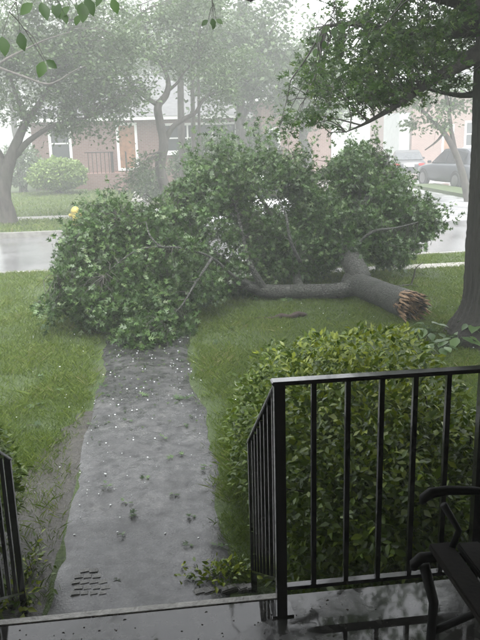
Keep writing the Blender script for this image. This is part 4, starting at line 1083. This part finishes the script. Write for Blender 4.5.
# ------------------------------------------------------------------ grass
def grass(name, label, n, sampler, h, w_):
    P = sampler(n); k = len(P)
    nz_ = np.sin(P[:, 0]*3.1+1.3*np.sin(P[:, 1]*2.3))*np.sin(P[:, 1]*2.7+1.1*np.sin(P[:, 0]*1.9))+.6*np.sin(P[:, 0]*9+P[:, 1]*5)*np.sin(P[:, 1]*8-P[:, 0]*3)
    a = rng.random(k)*6.283; ln = h*rng.uniform(.5, 1.35, k)*(1+.38*nz_); wd = w_*rng.uniform(.7, 1.3, k)*np.clip(P[:, 1]/10, .38, 1)
    sx, sy = np.cos(a), np.sin(a); lean = rng.normal(size=(k, 2))*.55
    V = np.zeros((k, 4, 3)); S = np.stack([sx, sy, np.zeros(k)], 1)*wd[:, None]*.5
    top = np.stack([lean[:, 0]*ln, lean[:, 1]*ln, ln*.85], 1); midp = top*.5+np.array([0, 0, 1])*(ln*.12)[:, None]
    V[:, 0] = P-S; V[:, 1] = P+S; V[:, 2] = P+midp+S*.7; V[:, 3] = P+top
    T = np.array([[0, 1, 2], [0, 2, 3]])[None]+(np.arange(k)*4)[:, None, None]
    me = np_mesh(name, V.reshape(-1, 3), T.reshape(-1, 3), 'grass_blade', np.repeat(np.clip(rng.random(k)*.85+.14*nz_+.05, 0, 1), 4))
    return tag(link(name, me), label, 'grass', kind='stuff')
def lawn_pts(n):
    y = 3.0+(KERB-3.05)*rng.random(n)**1.6; half = .55+.40*y
    x = .1*y+rng.uniform(-1, 1, n)*half
    pe = .53+.03*np.sin(y*1.9+4)+.03*np.sin(y*11)+.02*np.sin(y*23+1)+rng.normal(size=n)*.04; pl = -.55+.03*np.sin(y*1.9+1)+.03*np.sin(y*9+2)+.02*np.sin(y*21)-rng.normal(size=n)*.04
    ok = (x > pe) | (x < pl)
    soil = np.clip((x-(-1.34+.20*(y-2.75)))/.22, 0, 1)*(x < -.4)*np.clip((6.1-y)/1.2, 0, 1)
    ok &= ~(rng.random(n) < soil*.74)
    ok &= ~((y > 11.74) & (y < 12.10) & (x > .9) & (rng.random(n) < .93))
    ok &= ~((np.sin(x*2.1+y*.7)*np.sin(y*1.9-x) > .55) & (rng.random(n) < .55))
    ok &= ~((np.abs(x) < .72) & (y < 3.3))
    return np.stack([x, y, np.zeros(n)], 1)[ok]
grass('grass', 'short wet green grass of the front lawn', 400000, lawn_pts, .055, .0075)
def far_pts(n):
    y = np.where(rng.random(n) < .35, rng.uniform(19.3, 22.0, n), rng.uniform(23.1, 34, n)); x = rng.uniform(-9, 6.5, n)
    ok = (x < np.interp(y, [p[1] for p in SRL], [p[0] for p in SRL])-.05) & ~((x > fw[0][0]-.05) & (x < fw[1][0]+.35) & (y > 23))
    return np.stack([x, y, np.zeros(n)], 1)[ok]
grass('grass', 'bright hazy grass of the lawn across the street', 60000, far_pts, .09, .022)

# ------------------------------------------------------------------ hail
def hail():
    P = []
    for _ in range(190):
        y = 3.6+5.4*random.random()**.62; x = random.uniform(-.5, .5); P.append((x, y, .026))
    for _ in range(200):
        y = random.uniform(3.6, 11); x = .1*y+random.uniform(-1, 1)*(.5+.36*y)
        if abs(x) > .5: P.append((x, y, random.uniform(.015, .045)))
    V = []; T = []
    ico = bmesh.new(); bmesh.ops.create_icosphere(ico, subdivisions=1, radius=1); iv = np.array([v.co[:] for v in ico.verts]); it = np.array([[v.index for v in f.verts] for f in ico.faces]); ico.free()
    for i, p in enumerate(P):
        r_ = random.choice((.003, .004, .004, .005, .006, .008))*min(1., .35+.11*p[1]); V.append(np.array(p)+iv*r_*[1.1, 1, .8]); T.append(it+i*len(iv))
    tag(link('hailstones', np_mesh('hailstones', np.concatenate(V), np.concatenate(T), 'hail_ice', smooth=True)), 'tiny white hailstones scattered over the path and lawn', 'hail', kind='stuff')
hail()
def litter():
    n = 420; y = 5.2+3.6*rng.random(n)**.55; x = rng.uniform(-.52, .52, n)
    P = np.stack([x, y, np.full(n, .030)], 1)
    o = leaf_cloud('leaf_litter', P, .034, LOBED, 'oak_leaf', None, None, 3.5, 0)
    tag(o, 'shredded wet leaf bits strewn on the path below the fallen crown', 'leaf litter', kind='stuff')
litter()
# wet specks of dirt on the porch floor
def dirt():
    b = MB()
    for _ in range(220):
        x = random.uniform(-.7, .9); y = random.uniform(1.7, 2.2); r_ = random.choice((.002, .002, .003, .004, .006))
        b.tube([(x-r_, y, PZ+.0008), (x, y+r_*random.uniform(-.8, .8), PZ+.0016), (x+r_*random.uniform(.5, 1.3), y+r_*random.uniform(-.6, .6), PZ+.0008)], [.0008, .0016, .0007], 5)
    tag(b.obj('leaf_specks', 'dark_wood'), 'dark specks of torn leaf and dirt on the wet porch floor', 'debris', kind='stuff')
dirt()

# ------------------------------------------------------------------ rain haze
m = bpy.data.materials.new('rain_haze'); m.use_nodes = True; M['rain_haze'] = m
t = m.node_tree; t.nodes.clear(); o_ = t.nodes.new('ShaderNodeOutputMaterial'); pvn = t.nodes.new('ShaderNodeVolumePrincipled')
pvn.inputs['Color'].default_value = (.95, .975, .965, 1); pvn.inputs['Density'].default_value = HAZE; pvn.inputs['Anisotropy'].default_value = .2
t.links.new(pvn.outputs[0], o_.inputs['Volume'])
hz_ = MB().span((-85, -25, -1.2), (85, 135, 17.0)).obj('haze', 'rain_haze')
tag(hz_, 'pale rain haze hanging over the street and yards', 'haze', kind='stuff')
